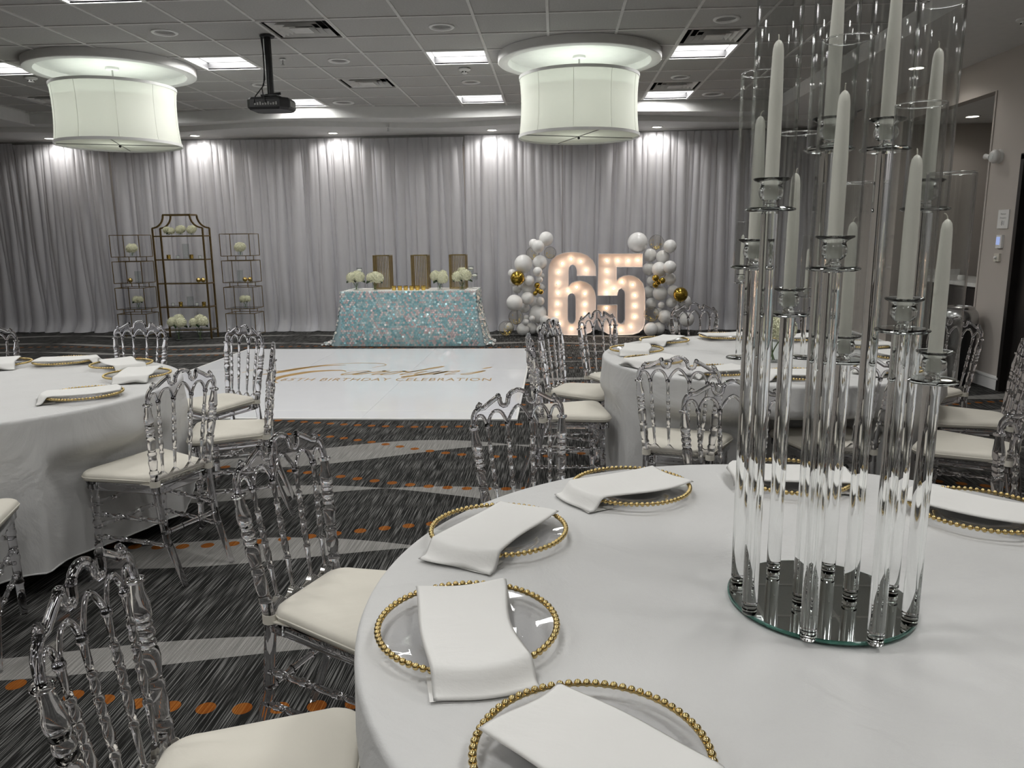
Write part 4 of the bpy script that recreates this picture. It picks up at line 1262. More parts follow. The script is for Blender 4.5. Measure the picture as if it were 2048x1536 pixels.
seq = M(); tints = []
pal = [((.34, .62, .68), 5), ((.46, .72, .76), 5), ((.60, .80, .82), 3), ((.84, .70, .70), 3), ((.90, .86, .84), 2), ((.70, .82, .82), 2)]
bag = [c for c, n in pal for _ in range(n)]
bagw = [(.80, .80, .78), (.74, .80, .80), (.80, .72, .70), (.62, .76, .76), (.82, .80, .74)]
per = 2 * (SX1 - SX0 + SY1 - SY0); NC = int(per / .0335); NR = 27
blob = [(rnd.random(), rnd.random(), rnd.uniform(.03, .08)) for _ in range(14)]
for j in range(NR):
    v = (j + .4) / NR
    for i in range(NC):
        u = ((i + (.5 if j % 2 else 0)) / NC + rnd.uniform(-.0006, .0006)) % 1
        d = u * per
        if SX1 - SX0 + SY1 - SY0 < d < 2 * (SX1 - SX0) + SY1 - SY0: continue      # back, against the drapes
        side = d > SX1 - SX0
        p = sq_profile(u, v)
        du = sq_profile((u + .001) % 1, v) - sq_profile((u - .001) % 1, v); dv = sq_profile(u, min(1, v + .01)) - sq_profile(u, max(0, v - .01))
        nrm = du.cross(dv); nrm.normalize()
        out = Vector((p.x - off.x, p.y - off.y, 0))
        if nrm.dot(out) < 0: nrm.negate()
        tl = .40 if side else .15
        nrm = (nrm + Vector((rnd.uniform(-tl, tl), rnd.uniform(-tl, tl), rnd.uniform(-tl, tl) + .06))).normalized()
        p = p + nrm * (.006 if not side else .012) - off
        p.z = max(p.z, .012)
        x = nrm.orthogonal().normalized(); y = nrm.cross(x)
        r_ = .0165
        pts = [p + r_ * (cos(k * pi / 4) * x + sin(k * pi / 4) * y) for k in range(8)]
        seq.add(pts, [tuple(range(8))])
        bl = sum(1 for a, b, c in blob if hypot((u - a * .36) * 3, v - b) < c * 2)
        tints.append(rnd.choice(bagw) if side else rnd.choice(bag if not bl else bag + [(.90, .72, .72)] * 5))
for k in range(150):                                                            # sequins spilling on the carpet at both ends
    sx = rnd.choice((-1, 1))
    p = Vector(((SX0 - .20 - rnd.random() * .1) if sx < 0 else (SX1 + .14 + rnd.random() * .1), SY0 + rnd.uniform(-.02, .45), .008 + .03 * rnd.random())) - off
    nrm = Vector((rnd.uniform(-.6, .6), rnd.uniform(-.8, .2), 1)).normalized(); x = nrm.orthogonal().normalized(); y = nrm.cross(x)
    seq.add([p + .0165 * (cos(q * pi / 4) * x + sin(q * pi / 4) * y) for q in range(8)], [tuple(range(8))]); tints.append(rnd.choice(bagw))
me = seq.mesh('sequins', MT['sequin'], False, fix=False)
ca = me.color_attributes.new('tint', 'FLOAT_COLOR', 'CORNER')
buf = []
for c in tints: buf += [*c, 1.0] * 8
ca.data.foreach_set('color', buf)
so = obj('sequins', me, parent=st); so['kind'] = 'stuff'

# slatted gold lanterns on the sequin table
MT['lanterngold'] = plain('lantern_gold', (.52, .40, .18), .28, 1, .1, 20)
def lantern(x, y, lab):
    r = empty('slatted_lantern', (x, y, SZ + .0012)); tag(r, lab, 'lantern', 'gold slatted lanterns on the sequin table')
    h, q = .475, .118
    for z in (.006, h - .006):
        f = M()
        for a, b, c, d in ((-q, q, -q, -q + .012), (-q, q, q - .012, q), (-q, -q + .012, -q, q), (q - .012, q, -q, q)): f.box(a, b, c, d, z - .006, z + .006)
        obj('frame', f, MT['lanterngold'], r, smooth=False)
    for k in range(11):
        a = -q + .006 + k * (2 * q - .012) / 10
        wv = .006 if k in (0, 10) else .0032
        obj('slat', M().box(a - wv, a + wv, -q + .002, -q + .010, .012, h - .012), MT['lanterngold'], r, smooth=False)
        obj('slat', M().box(a - wv, a + wv, q - .010, q - .002, .012, h - .012), MT['lanterngold'], r, smooth=False)
    for k in range(1, 10):
        a = -q + .006 + k * (2 * q - .012) / 10
        for s in (-1, 1):
            obj('slat', M().box(s * (q - .006) - .003, s * (q - .006) + .003, a - .0042, a + .0042, .012, h - .012), MT['lanterngold'], r, smooth=False)
lantern(-2.455, 10.86, 'gold slatted lantern at the left on the sequin table')
lantern(-1.915, 10.86, 'gold slatted lantern in the middle of the sequin table')
lantern(-1.375, 10.86, 'gold slatted lantern at the right on the sequin table')
MT['mercury'] = plain('gold_mercury_glass', (.70, .50, .14), .2, 1, .4, 30)
vot_me = M().lathe([(0, 0), (.026, 0), (.028, .004), (.030, .062), (.027, .062), (.025, .010), (0, .010)], 16).mesh('cup', MT['mercury'], ang=40)
votc_me = M().lathe([(0, .010), (.022, .010), (.022, .04), (0, .04)], 12).mesh('wax', MT['wax'])
vn = ['leftmost', 'second from the left', 'third from the left', 'third from the right', 'second from the right', 'rightmost']
def votive(x, y, z, lab, grp):
    r = empty('gold_votive', (x, y, z)); tag(r, lab, 'votive', grp)
    obj('cup', vot_me, parent=r); obj('wax', votc_me, parent=r)
for k in range(6):
    votive(-2.238 + k * .0824, 10.52, SZ + .0012, 'small gold votive holder on the sequin table, %s of six' % vn[k], 'gold votives on the sequin table')
hyd = 'hydrangeas on the sequin table'
hydrangea('white hydrangea bouquet at the left end of the sequin table', -2.775, 10.56, SZ + .0012, [(-.055, 0, .175, .075), (.05, -.02, .185, .075), (0, .05, .21, .06)], (.038, .10), 1, hyd)
hydrangea('white hydrangea bouquet second from the left on the sequin table', -2.515, 10.57, SZ + .0012, [(-.045, 0, .170, .068), (.055, -.015, .165, .072), (0, .04, .19, .065)], (.036, .10), 2, hyd, 2)
hydrangea('white hydrangea bouquet third from the left on the sequin table', -1.60, 10.54, SZ + .0012, [(-.06, .02, .19, .072), (.045, -.03, .160, .075), (.04, .05, .205, .06)], (.036, .10), 3, hyd, 2)
hydrangea('white hydrangea bouquet at the right end of the sequin table', -1.29, 10.54, SZ + .0012, [(-.06, 0, .18, .075), (.05, -.01, .20, .08), (0, .05, .235, .07)], (.040, .10), 4, hyd)
# tall glass stems with floating candles
def float_candle(x, y, h, lab):
    r = empty('floating_candle_glass', (x, y, SZ + .0012)); tag(r, lab, 'candle glass', 'floating candle glasses on the sequin table')
    obj('cylinder', M().lathe([(0, 0), (.036, 0), (.040, .004), (.012, .010), (.008, .02), (.008, h - .11), (.040, h - .09), (.040, h), (.038, h), (.038, h - .085), (0, h - .085)], 24), MT['vaseglass'], r, ang=50)
    obj('candle', M().sphere((0, 0, h - .035), .045, 20, 10, (.8, .8, .36)), MT['wax'], r)
float_candle(-2.80, 10.86, .30, 'taller floating candle glass at the left on the sequin table')
float_candle(-2.895, 10.80, .21, 'shorter floating candle glass at the far left on the sequin table')
float_candle(-1.20, 10.86, .31, 'taller floating candle glass at the right on the sequin table')
float_candle(-1.135, 10.74, .22, 'shorter floating candle glass at the far right on the sequin table')

# ================================================================== GOLD SHELF AND CUBE TOWERS
FL, FRx, FY, BY = -5.955, -5.195, 11.19, 11.42
GP = MT['goldpaint']
et = empty('etagere', ((FL + FRx) / 2, (FY + BY) / 2, 0)); tag(et, 'tall antique gold open shelf with curved shoulders by the drapes', 'shelf')
hw, hd_ = (FRx - FL) / 2, (BY - FY) / 2
def bar(a, b, r_=.011):
    a = Vector(a); b = Vector(b); t = (b - a).normalized(); x = (Vector((0, 0, 1)) if abs(t.z) < .9 else Vector((1, 0, 0))).cross(t).normalized(); y = t.cross(x)
    vs = [p + r_ * (i * x + j * y) for p in (a, b) for i, j in ((-1, -1), (1, -1), (1, 1), (-1, 1))]
    return M().add(vs, [(0, 1, 2, 3), (7, 6, 5, 4)] + [(k, k + 4, (k + 1) % 4 + 4, (k + 1) % 4) for k in range(4)])
for sx in (-1, 1):
    for sy in (-1, 1):
        p = [(sx * hw, sy * hd_, 0), (sx * hw, sy * hd_, 1.645)] + [(sx * (hw - .18 * sin(a)), sy * hd_, 1.645 + .19 * (1 - cos(a))) for a in (.12, .4, .7, 1.0, 1.3, pi / 2)]
        m = M()
        for i in range(len(p) - 1): m.add(*(lambda b: (b.v, b.f))(bar(p[i], p[i + 1])))
        obj('upright', m, GP, et, smooth=False)
zt = 1.835; xt = hw - .18
for sy in (-1, 1): obj('top_bar', bar((-xt, sy * hd_, zt), (xt, sy * hd_, zt)), GP, et, smooth=False)
for sx in (-1, 1): obj('top_bar', bar((sx * xt, -hd_, zt), (sx * xt, hd_, zt)), GP, et, smooth=False)
SHZ = [.135, .479, .832, 1.185, 1.53]
for z in SHZ:
    f = M()
    f.box(-hw, hw, -hd_ - .01, -hd_ + .01, z - .012, z + .006).box(-hw, hw, hd_ - .01, hd_ + .01, z - .012, z + .006).box(-hw - .01, -hw + .01, -hd_, hd_, z - .012, z + .006).box(hw - .01, hw + .01, -hd_, hd_, z - .012, z + .006)
    s_ = obj('shelf_frame', f, GP, et, smooth=False)
    obj('glass_shelf', M().box(-hw + .01, hw - .01, -hd_ + .01, hd_ - .01, z, z + .006), MT['vaseglass'], s_, smooth=False)
ex, ey = et.location.x, et.location.y
for k, (dx, lab) in enumerate(((-.19, 'left'), (-.02, 'middle'), (.15, 'right'))):
    hh = [(-.03, 0, .075, .055), (.045, -.02, .065, .05)] if k == 0 else [(0, 0, .08, .062), (.02, .03, .095, .05)]
    hydrangea('low white hydrangea on the top shelf of the gold shelf, %s of three' % lab, ex + dx, ey, SHZ[4] + .0075, hh, (.032, .045), 10 + k, 'hydrangeas on the gold shelf', 1)
cup_small = M().lathe([(0, 0), (.024, 0), (.026, .004), (.028, .05), (.025, .05), (.023, .008), (0, .008)], 16).mesh('cup', MT['vaseglass'], ang=40)
cup_wax = M().lathe([(0, .009), (.022, .009), (.022, .04), (0, .04)], 12).mesh('wax', MT['white'])
def tealight(x, y, z, lab):
    r = empty('white_candle_cup', (x, y, z)); tag(r, lab, 'candle', 'white candle cups on the gold shelf')
    obj('cup', cup_small, parent=r); obj('wax', cup_wax, parent=r)
for row, z, items in (('second shelf from the top', SHZ[3] + .0075, ((-.22, 'g', 'left'), (-.08, 'w', 'left'), (.13, 'g', 'right'), (.26, 'w', 'right'))), ('fourth shelf from the top', SHZ[1] + .0075, ((-.22, 'w', 'left'), (-.10, 'g', 'left'), (.15, 'w', 'right'), (.26, 'g', 'right')))):
    for dx, k, sd in items:
        if k == 'g': votive(ex + dx, ey - .02, z, 'gold votive, %s side of the %s' % (sd, row.replace('shelf from the top', 'tier of the gold shelf')), 'gold votives on the gold shelf')
        else: tealight(ex + dx, ey - .02, z, 'white candle cup, %s side of the %s' % (sd, row.replace('shelf from the top', 'tier of the gold shelf')))
orb_me = M().sphere((0, 0, 0), .036, 20, 12).mesh('orb', MT['goldbright'])
def orb(x, y, z, lab):
    r = obj('gold_orb', orb_me, loc=(x, y, z + .036)); tag(r, lab, 'ornament', 'polished gold orbs')
orb(ex + .20, ey, SHZ[2] + .0075, 'gold orb on the middle shelf of the gold shelf, left of two')
orb(ex + .275, ey - .01, SHZ[2] + .0075, 'gold orb on the middle shelf of the gold shelf, right of two')
for k, (z, lab) in enumerate(((SHZ[3] + .0075, 'second'), (SHZ[1] + .0075, 'fourth'))):
    g = obj('glass_cylinder', M().lathe([(0, 0), (.045, 0), (.047, .004), (.047, .22 - k * .08), (.044, .22 - k * .08), (.044, .008), (0, .008)], 24), MT['vaseglass'], loc=(ex + .03, ey + .03, z), ang=40)
    tag(g, 'empty clear glass cylinder on the %s tier of the gold shelf' % lab, 'glass cylinder', 'glass cylinders on the gold shelf')
hydrangea('tall white hydrangea bunch on the carpet before the gold shelf, left one', -5.62, 11.02, 0, [(-.07, 0, .27, .075), (.06, -.02, .265, .08), (.0, .05, .31, .075)], (.045, .15), 30, 'hydrangeas on the carpet')
hydrangea('tall white hydrangea bunch on the carpet before the gold shelf, right one', -5.30, 11.04, 0, [(-.075, 0, .26, .07), (.06, -.01, .28, .08), (-.01, .05, .30, .075)], (.045, .14), 31, 'hydrangeas on the carpet')

def tower(x0, x1, ya, yb, side):
    xc, yc = (x0 + x1) / 2, (ya + yb) / 2
    r = empty('cube_tower', (xc, yc, 0)); tag(r, 'tower of four open gold wire cubes %s of the gold shelf' % side, 'display stand', 'gold wire cube towers')
    hx_, hy_ = (x1 - x0) / 2, (yb - ya) / 2
    for k in range(4):
        zb_, zt_ = .035 + k * .397, .035 + k * .397 + .325
        c = M()
        q = .0045
        for z in (zb_, zt_):
            for sy in (-1, 1): c.box(-hx_, hx_, sy * hy_ - q, sy * hy_ + q, z - q, z + q)
            for sx in (-1, 1): c.box(sx * hx_ - q, sx * hx_ + q, -hy_, hy_, z - q, z + q)
        for sx in (-1, 1):
            for sy in (-1, 1): c.box(sx * hx_ - q, sx * hx_ + q, sy * hy_ - q, sy * hy_ + q, zb_, zt_)
        co = obj('wire_cube', c, GP, r, smooth=False)
        obj('glass_floor', M().box(-hx_ + q, hx_ - q, -hy_ + q, hy_ - q, zb_ + .001, zb_ + .0045), MT['vaseglass'], co, smooth=False)
        z0 = zb_ - .072 if k else 0
        for sx in (-1, 1):
            for sy in (-1, 1):
                obj('spacer', M().box(sx * hx_ * .62 - q, sx * hx_ * .62 + q, sy * hy_ * .8 - q, sy * hy_ * .8 + q, z0, zb_), GP, co, smooth=False)
    zs = [.035 + k * .397 + .0046 for k in range(4)]
    grp = 'hydrangeas in the cube towers'
    hydrangea('white hydrangea in the top cube of the tower %s of the shelf' % side, xc + .0, yc, zs[3], [(-.01, 0, .12, .072), (.02, .02, .13, .06)], (.035, .06), 50 + len(side), grp, 1)
    hydrangea('white hydrangea in the third cube of the tower %s of the shelf' % side, xc + .02, yc, zs[1], [(-.03, 0, .13, .055), (.04, -.01, .135, .05)], (.034, .08), 60 + len(side), grp, 2)
    orb(xc - .06 if side == 'left' else xc + .05, yc - .02, zs[2], 'gold orb in the second cube of the tower %s of the shelf' % side)
    if side == 'right': orb(xc + .125, yc - .01, zs[2], 'right gold orb in the second cube of the tower right of the shelf')
    g = obj('glass_cylinder', M().lathe([(0, 0), (.042, 0), (.044, .004), (.044, .17), (.041, .17), (.041, .008), (0, .008)], 24), MT['vaseglass'], loc=(xc + .03 if side == 'left' else xc - .05, yc + .05, zs[2]), ang=40)
    tag(g, 'clear glass cylinder in the second cube of the tower %s of the shelf' % side, 'glass cylinder', 'glass cylinders in the cube towers')
tower(-6.72, -6.27, 11.35, 11.72, 'left')
tower(-5.02, -4.57, 11.35, 11.72, 'right')

# ================================================================== MARQUEE NUMBER
SIX = [(-0.116, 0.955), (-0.101, 1.045), (-0.062, 1.12), (0.014, 1.187), (0.12, 1.226), (0.241, 1.237), (0.362, 1.224), (0.468, 1.183), (0.551, 1.107), (0.59, 1.024), (0.600, 0.881), (0.31, 0.883), (0.31, 0.951), (0.302, 0.996), (0.279, 1.034), (0.249, 1.047), (0.219, 1.035), (0.199, 1.005), (0.193, 0.952), (0.194, 0.74), (0.227, 0.778), (0.288, 0.805), (0.364, 0.815), (0.455, 0.791), (0.532, 0.738), (0.578, 0.661), (0.599, 0.57), (0.600, 0.248), (0.594, 0.171), (0.574, 0.101), (0.523, 0.039), (0.431, 0.006), (0.323, 0.0), (0.199, 0.0), (0.076, 0.007), (-0.017, 0.041), (-0.079, 0.112), (-0.11, 0.189), (-0.12, 0.251)]
HOLE = [(0.182, 0.557), (0.19, 0.595), (0.213, 0.621), (0.239, 0.626), (0.266, 0.615), (0.286, 0.587), (0.292, 0.549), (0.294, 0.249), (0.288, 0.211), (0.268, 0.184), (0.24, 0.177), (0.214, 0.185), (0.191, 0.211), (0.183, 0.25)]
FIVE = [(0.626, 1.206), (1.276, 1.205), (1.276, 1.003), (0.9, 1.006), (0.903, 0.818), (0.94, 0.856), (1.0, 0.881), (1.075, 0.891), (1.151, 0.88), (1.227, 0.838), (1.289, 0.77), (1.318, 0.671), (1.327, 0.55), (1.332, 0.244), (1.328, 0.167), (1.303, 0.09), (1.243, 0.035), (1.153, 0.006), (1.046, 0.0), (0.908, 0.0), (0.784, 0.015), (0.692, 0.07), (0.637, 0.155), (0.618, 0.248), (0.614, 0.455), (0.916, 0.453), (0.919, 0.231), (0.935, 0.185), (0.973, 0.169), (1.011, 0.184), (1.029, 0.23), (1.022, 0.613), (1.011, 0.658), (0.97, 0.694), (0.935, 0.674), (0.916, 0.614), (0.914, 0.588), (0.618, 0.59)]
B6 = [(0.226, 1.132), (0.37, 1.094), (0.45, 0.965), (0.097, 1.066), (0.041, 0.938), (0.034, 0.776), (0.034, 0.627), (0.029, 0.466), (0.022, 0.312), (0.06, 0.17), (0.238, 0.092), (0.182, 0.661), (0.311, 0.716), (0.434, 0.617), (0.435, 0.456), (0.436, 0.318), (0.399, 0.164)]
B5 = [(0.758, 1.102), (0.916, 1.101), (1.068, 1.099), (1.211, 1.106), (0.76, 0.943), (0.759, 0.786), (0.753, 0.637), (0.862, 0.693), (0.982, 0.787), (1.141, 0.745), (1.174, 0.589), (1.178, 0.429), (1.178, 0.271), (1.127, 0.119), (0.975, 0.076), (0.829, 0.12), (0.756, 0.401)]
NY = 11.42
bulb_me = M().sphere((0, 0, 0), .0145, 14, 9).mesh('bulb', MT['bulb'])
sock_me = M().turned((0, .012, 0), (0, .04, 0), [(0, .012), (1, .014)], 12).mesh('socket', MT['white'])
def number(lab, outline, holes_, bulbs, nm):
    x0 = sum(a for a, b in outline) / len(outline)
    r = empty(nm, (x0, NY, 0)); tag(r, lab, 'marquee number', 'lit marquee numbers')
    # face with hole: triangulate through bmesh
    bm = bmesh.new()
    loops = [outline] + holes_
    edges = []
    for lp in loops:
        vs = [bm.verts.new((a - x0, .095, b)) for a, b in lp]
        edges += [bm.edges.new((vs[i], vs[(i + 1) % len(vs)])) for i in range(len(vs))]
    bmesh.ops.triangle_fill(bm, edges=edges, use_beauty=True)
    ext = bmesh.ops.extrude_face_region(bm, geom=list(bm.faces))
    for v in ext['geom']:
        if isinstance(v, bmesh.types.BMVert): v.co.y += .012
    bmesh.ops.recalc_face_normals(bm, faces=bm.faces)
    me = bpy.data.meshes.new('face'); bm.to_mesh(me); bm.free(); me.materials.append(MT['marquee'])
    obj('face', me, parent=r)
    for lp in loops:
        n = len(lp); m = M(); th = .007
        area = sum(lp[i][0] * lp[(i + 1) % n][1] - lp[(i + 1) % n][0] * lp[i][1] for i in range(n))
        sgn = 1 if area > 0 else -1
        inner = []
        for i in range(n):
            a = Vector(lp[i - 1]); b = Vector(lp[i]); c = Vector(lp[(i + 1) % n])
            d1 = (b - a).normalized(); d2 = (c - b).normalized()
            nn = Vector((-(d1 + d2).y, (d1 + d2).x))
            if nn.length < 1e-5: nn = Vector((-d1.y, d1.x))
            nn.normalize()
            k = th / max(.35, nn.dot(Vector((-d1.y, d1.x))))
            inner.append(b + nn * k * sgn * (1 if lp is outline else -1))
        vs = []
        for (a, b), q in zip(lp, inner):
            vs += [(a - x0, 0, b), (q.x - x0, 0, q.y), (q.x - x0, .108, q.y), (a - x0, .108, b)]
        fs = [(4 * i + k, 4 * i + (k + 1) % 4, (4 * i + 4) % (4 * n) + (k + 1) % 4, (4 * i + 4) % (4 * n) + k) for i in range(n) for k in range(4)]
        obj('rim', m.add(vs, fs), MT['marquee'], r, smooth=False)
    for a, b in bulbs:
        o = obj('bulb', bulb_me, parent=r, loc=(a - x0, .062, b))
        obj('socket', sock_me, parent=o)
number('lit marquee number six with a closed round lower bowl', SIX, [HOLE], B6, 'marquee_six')
number('lit marquee number five with a flat top bar', FIVE, [], B5, 'marquee_five')
tp = obj('power_adapter', M().box(-.04, .04, -.03, .03, 0, .045).box(-.02, .02, -.02, .02, .045, .06), MT['black'], loc=(.62, 11.62, 0), smooth=False)
tag(tp, 'black power adapter on the carpet behind the lit numbers', 'adapter')

# ================================================================== BALLOONS
BL = [('w', -0.141, 11.414, 1.431, 0.104), ('w', -0.326, 11.443, 1.363, 0.069), ('w', -0.258, 11.289, 1.323, 0.091), ('w', -0.476, 11.374, 1.07, 0.135), ('w', -0.235, 11.461, 1.083, 0.108), ('w', -0.647, 11.386, 0.934, 0.061), ('w', -0.391, 11.331, 0.828, 0.076), ('w', -0.413, 11.482, 0.715, 0.105), ('w', -0.606, 11.231, 0.51, 0.121), ('w', -0.418, 11.336, 0.568, 0.095), ('w', -0.328, 11.65, 0.485, 0.081), ('w', -0.231, 11.422, 0.519, 0.065), ('w', -0.216, 11.492, 0.712, 0.065), ('w', -0.266, 11.331, 0.958, 0.069), ('w', -0.207, 11.467, 0.888, 0.043), ('w', -0.236, 11.376, 0.84, 0.046), ('w', -0.264, 11.51, 0.316, 0.139), ('w', -0.466, 11.503, 0.413, 0.077), ('w', -0.162, 11.328, 0.24, 0.076), ('w', -0.02, 11.277, 0.224, 0.07), ('w', -0.022, 11.251, 0.077, 0.074), ('w', -0.208, 11.373, 0.087, 0.084), ('w', -0.491, 11.368, 0.099, 0.095), ('w', -0.446, 11.497, 0.265, 0.043), ('w', -0.355, 11.346, 0.265, 0.046), ('w', -0.444, 11.303, 0.221, 0.046), ('w', -0.361, 11.514, 0.097, 0.093), ('w', -0.619, 11.431, 0.809, 0.069), ('w', -0.581, 11.547, 0.695, 0.07), ('w', -0.694, 11.535, 0.116, 0.07), ('c', -0.085, 11.624, 1.225, 0.093), ('c', -0.344, 11.594, 1.216, 0.101), ('c', -0.597, 11.434, 0.279, 0.115), ('c', -0.739, 11.324, 0.121, 0.116), ('g', -0.558, 11.252, 0.868, 0.106), ('g', -0.274, 11.37, 0.756, 0.043), ('g', -0.266, 11.318, 0.684, 0.043), ('g', -0.218, 11.207, 0.671, 0.039), ('g', -0.301, 11.213, 0.649, 0.033)]
BR = [('w', 1.216, 11.622, 1.361, 0.15), ('w', 1.663, 11.409, 1.304, 0.095), ('w', 1.402, 11.617, 1.173, 0.1), ('w', 1.575, 11.504, 1.149, 0.1), ('w', 1.391, 11.622, 0.97, 0.096), ('w', 1.514, 11.391, 0.973, 0.11), ('w', 1.641, 11.226, 1.01, 0.094), ('w', 1.444, 11.605, 0.791, 0.085), ('w', 1.669, 11.398, 0.833, 0.092), ('w', 1.541, 11.451, 0.62, 0.108), ('w', 1.405, 11.671, 0.623, 0.093), ('w', 1.722, 11.378, 0.66, 0.084), ('w', 1.431, 11.592, 0.458, 0.085), ('w', 1.71, 11.431, 0.482, 0.08), ('w', 1.915, 11.522, 0.486, 0.101), ('w', 1.554, 11.376, 0.451, 0.049), ('w', 1.612, 11.388, 0.28, 0.1), ('w', 1.396, 11.258, 0.106, 0.102), ('w', 1.528, 11.419, 0.099, 0.095), ('w', 1.532, 11.539, 0.324, 0.07), ('w', 1.844, 11.625, 0.328, 0.094), ('w', 1.932, 11.361, 0.239, 0.107), ('w', 1.764, 11.408, 0.111, 0.092), ('w', 1.834, 11.395, 0.56, 0.061), ('c', 1.46, 11.381, 1.362, 0.11), ('c', 1.407, 11.311, 0.324, 0.115), ('c', 1.741, 11.576, 0.157, 0.078), ('g', 1.803, 11.203, 0.618, 0.106), ('g', 1.445, 11.252, 0.853, 0.05), ('g', 1.494, 11.314, 0.793, 0.046), ('g', 1.541, 11.237, 0.819, 0.045), ('g', 1.466, 11.395, 0.749, 0.046)]
ORD = ['topmost', 'second', 'third', 'fourth', 'fifth', 'sixth', 'seventh', 'eighth', 'ninth', 'tenth', 'eleventh', 'twelfth', 'thirteenth', 'fourteenth', 'fifteenth', 'sixteenth', 'seventeenth', 'eighteenth', 'nineteenth', 'twentieth', 'twenty-first', 'twenty-second', 'twenty-third', 'twenty-fourth', 'twenty-fifth', 'twenty-sixth', 'twenty-seventh', 'twenty-eighth', 'twenty-ninth', 'thirtieth', 'thirty-first', 'thirty-second']
def balloon_mesh(mat):
    prof = [(0, -1.02)]
    for i in range(1, 16):
        p = -pi / 2 + pi * i / 16
        prof.append((cos(p) * (1 if p > 0 else 1 - .05 * sin(-p) ** 2), sin(p) * (1 if p > 0 else 1.02)))
    prof.append((0, 1))
    return M().lathe(prof, 28).mesh('skin', mat, ang=180)
bmesh_w, bmesh_g = balloon_mesh(MT['balloon']), balloon_mesh(MT['goldballoon'])
sh_in = M()
for s in (1.0, .985):
    q = M(); q.sphere((0, 0, 0), s, 28, 16); sh_in.add(q.v, q.f if s == 1.0 else [tuple(reversed(f)) for f in q.f])
bmesh_c = sh_in.mesh('skin', thin_glass('clear_balloon_skin', (.975, .97, .955), 1.2, .6, 5), ang=180, fix=False)
def knot_mesh(mat): return M().lathe([(.02, -.98), (.05, -1.02), (.03, -1.05), (.09, -1.10), (.085, -1.115), (0, -1.10)], 12).mesh('knot', mat)
kn = {'w': knot_mesh(MT['balloon']), 'g': knot_mesh(MT['goldballoon']), 'c': knot_mesh(MT['balloon'])}
rnd = random.Random(5)
conf_me = []
for v_ in range(2):
    m = M()
    for k in range(90):
        a = rnd.uniform(0, 6.3); p = -pi / 2 + abs(rnd.gauss(0, .75)); p = min(p, .6)
        d = Vector((cos(p) * cos(a), cos(p) * sin(a), sin(p))); c = d * rnd.uniform(.86, .95)
        x = d.orthogonal().normalized(); y = d.cross(x); s = rnd.uniform(.05, .10)
        m.add([c + s * x, c + s * y, c - s * x, c - s * y], [(0, 1, 2, 3)])
    conf_me.append(m.mesh('confetti', MT['confetti'], False, fix=False))
for lst, side in ((BL, 'garland left of the number six'), (BR, 'garland right of the number five')):
    cnt = {}
    for k, x, y, z, rr in sorted(lst, key=lambda b: -b[3]):
        key = k if not (k == 'g' and rr < .06) else 's'
        i = cnt.get(key, 0); cnt[key] = i + 1
        kind = {'w': 'white balloon', 'g': 'large metallic gold balloon', 's': 'small gold balloon', 'c': 'clear gold-confetti balloon'}[key]
        sz = '' if key != 'w' else ('large ' if rr > .1 else 'small ' if rr < .06 else 'medium ')
        r = empty('balloon', (x, y, z), rnd.uniform(0, 6.3))
        r.scale = (rr, rr, rr)
        tag(r, (sz + kind + ', %s from the top in the ' % ORD[i] if key in 'wsc' else kind + ' in the ') .replace('topmost from the top', 'topmost of its kind') + side, 'balloon', 'balloons in the ' + side)
        obj('skin', {'w': bmesh_w, 'g': bmesh_g, 'c': bmesh_c}[k], parent=r)
        if z - rr > .05 and all(hypot(hypot(x - q[1], y - q[2]), z - 1.12 * rr - q[3]) > q[4] + .13 * rr for q in lst if q[1:4] != (x, y, z)): obj('knot', kn[k], parent=r)
        if k == 'c':
            o = obj('confetti', rnd.choice(conf_me), parent=r); o['kind'] = 'stuff'

# ================================================================== RIGHT WALL
sg = empty('occupancy_sign', (WX1 - .006, 7.445, 1.575)); tag(sg, 'small white occupancy sign on the wall beside the black door', 'sign')
obj('plate', M().box(-.004, .006, -.085, .085, -.085, .085), MT['white'], sg, smooth=False)
for t, wv, z in (('Maximum', .085, .040), ('Occupancy', .10, .005), ('81', .045, -.055)):
    text_part('lettering', t, wv, MT['ink'], sg, (-.0045, wv / 2, z), rot=(pi / 2, 0, -pi / 2), height_scale=1.0)
th = empty('thermostat', (WX1, 7.455, 1.372)); tag(th, 'white thermostat with a blue screen below the occupancy sign', 'thermostat')
obj('body', M().box(-.022, 0, -.045, .045, -.06, .06), MT['white'], th, smooth=False)
obj('screen', M().box(-.024, -.021, -.02, .038, -.03, .042), MT['screen'], th, smooth=False)
sw = empty('wall_switch', (WX1, 7.470, 1.225)); tag(sw, 'small beige wall switch box below the thermostat', 'switch')
obj('plate', M().box(-.020, 0, -.04, .04, -.036, .036), MT['cushion'], sw, smooth=False)
obj('knob', M().turned((-.02, .005, 0), (-.038, .005, 0), [(0, .014), (.6, .014), (1, .010)], 14), MT['white'], sw)
sl = empty('wall_strobe', (WX1, 7.625, 2.15)); tag(sl, 'white round alarm strobe on the wall corner above the occupancy sign', 'alarm')
obj('dome', M().sphere((-.045, 0, 0), .07, 24, 14, (.62, 1.0, .9)), MT['white'], sl)
obj('base', M().turned((0, 0, 0), (-.03, 0, 0), [(0, .066), (.5, .062), (1, .05)], 24), MT['white'], sl)
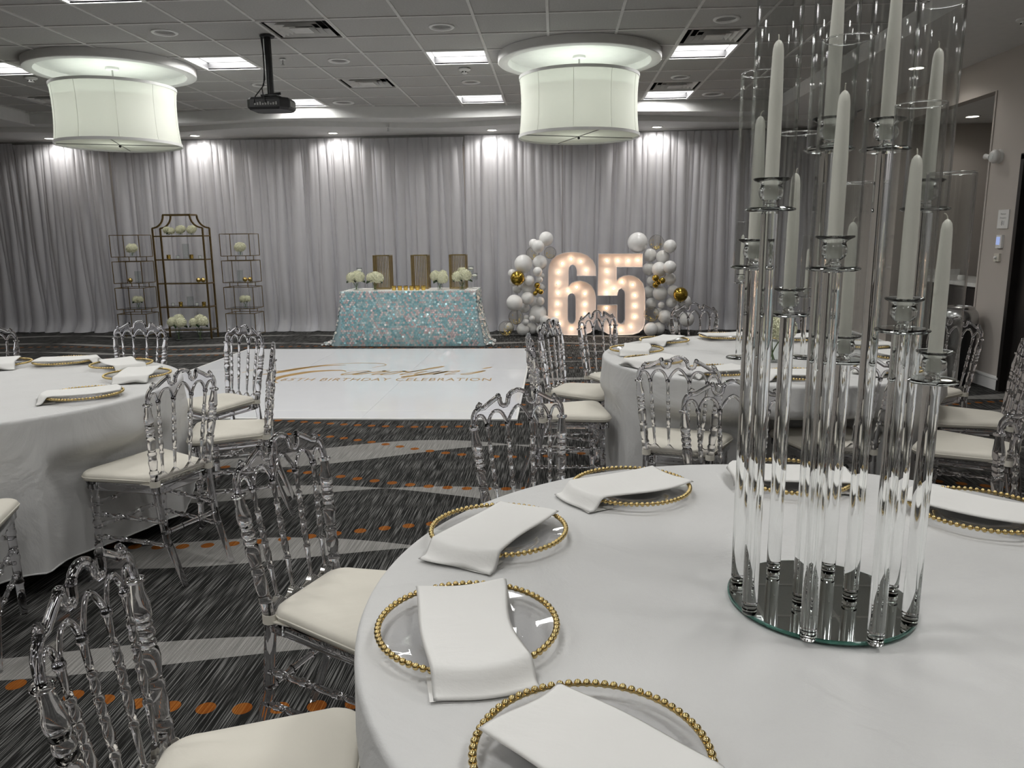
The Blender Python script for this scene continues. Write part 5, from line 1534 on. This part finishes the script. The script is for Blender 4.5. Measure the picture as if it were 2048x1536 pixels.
obj('spout', M().turned((-.055, .05, .0), (-.070, .115, .012), [(0, .030), (.5, .020), (1, .026)], 14), MT['white'], sl)
obj('lens', M().turned((-.082, -.01, 0), (-.094, -.01, 0), [(0, .032), (.6, .030), (1, .022)], 18), MT['vaseglass'], sl)
# bin
bn = empty('waste_bin', (3.90, 7.62, 0)); tag(bn, 'round black waste bin with a polished steel lid by the alcove', 'bin')
obj('body', M().lathe([(0, 0), (.155, 0), (.165, .012), (.165, .60), (0, .60)], 36), MT['black'], bn, ang=40)
obj('lid', M().lathe([(.168, .598), (.172, .606), (.172, .66), (.160, .705), (.135, .735), (.110, .748), (.105, .735), (.10, .70), (0, .70)], 36), MT['steel'], bn, ang=50)
obj('rim', M().lathe([(.135, .735), (.137, .752), (.105, .762), (.102, .748), (.135, .735)], 36, cap=False), MT['steel'], bn)
# alcove counter
ct = empty('alcove_counter', (4.75, 9.1, 0)); tag(ct, 'white topped counter with black base in the alcove', 'counter')
obj('worktop', M().box(-.30, .40, -1.0, 1.06, .885, .925), MT['counter'], ct, smooth=False)
obj('backsplash', M().box(-.30, .40, 1.04, 1.065, .925, 1.0), MT['counter'], ct, smooth=False)
bs = obj('base_cabinet', M().box(-.26, .40, -.98, 1.06, 0, .885), MT['woodblack'], ct, smooth=False)
for k in range(4):
    d = obj('cabinet_door', M().box(-.278, -.262, -.95 + k * .5, -.48 + k * .5, .08, .86), MT['woodblack'], bs, smooth=False)
cup_m = M().lathe([(0, 0), (.030, 0), (.040, .012), (.042, .04), (.034, .055), (0, .055)], 18).mesh('cup', MT['white'])
for k, (dy, lab) in enumerate(((-.55, 'nearer one'), (-.05, 'middle one'), (.45, 'farther one'))):
    tag(obj('white_bowl', cup_m, loc=(4.62, 9.1 + dy, .926)), 'small white upturned bowl on the alcove counter, ' + lab, 'bowl', 'white bowls on the alcove counter')
# flower vase on the right rear table
hydrangea('white hydrangea vase in the middle of the right rear table', 1.21, 4.30, TZ, [(-.05, 0, .19, .07), (.05, -.02, .185, .065), (0, .05, .21, .06)], (.04, .13), 91, 'hydrangeas on the right rear table', 2)
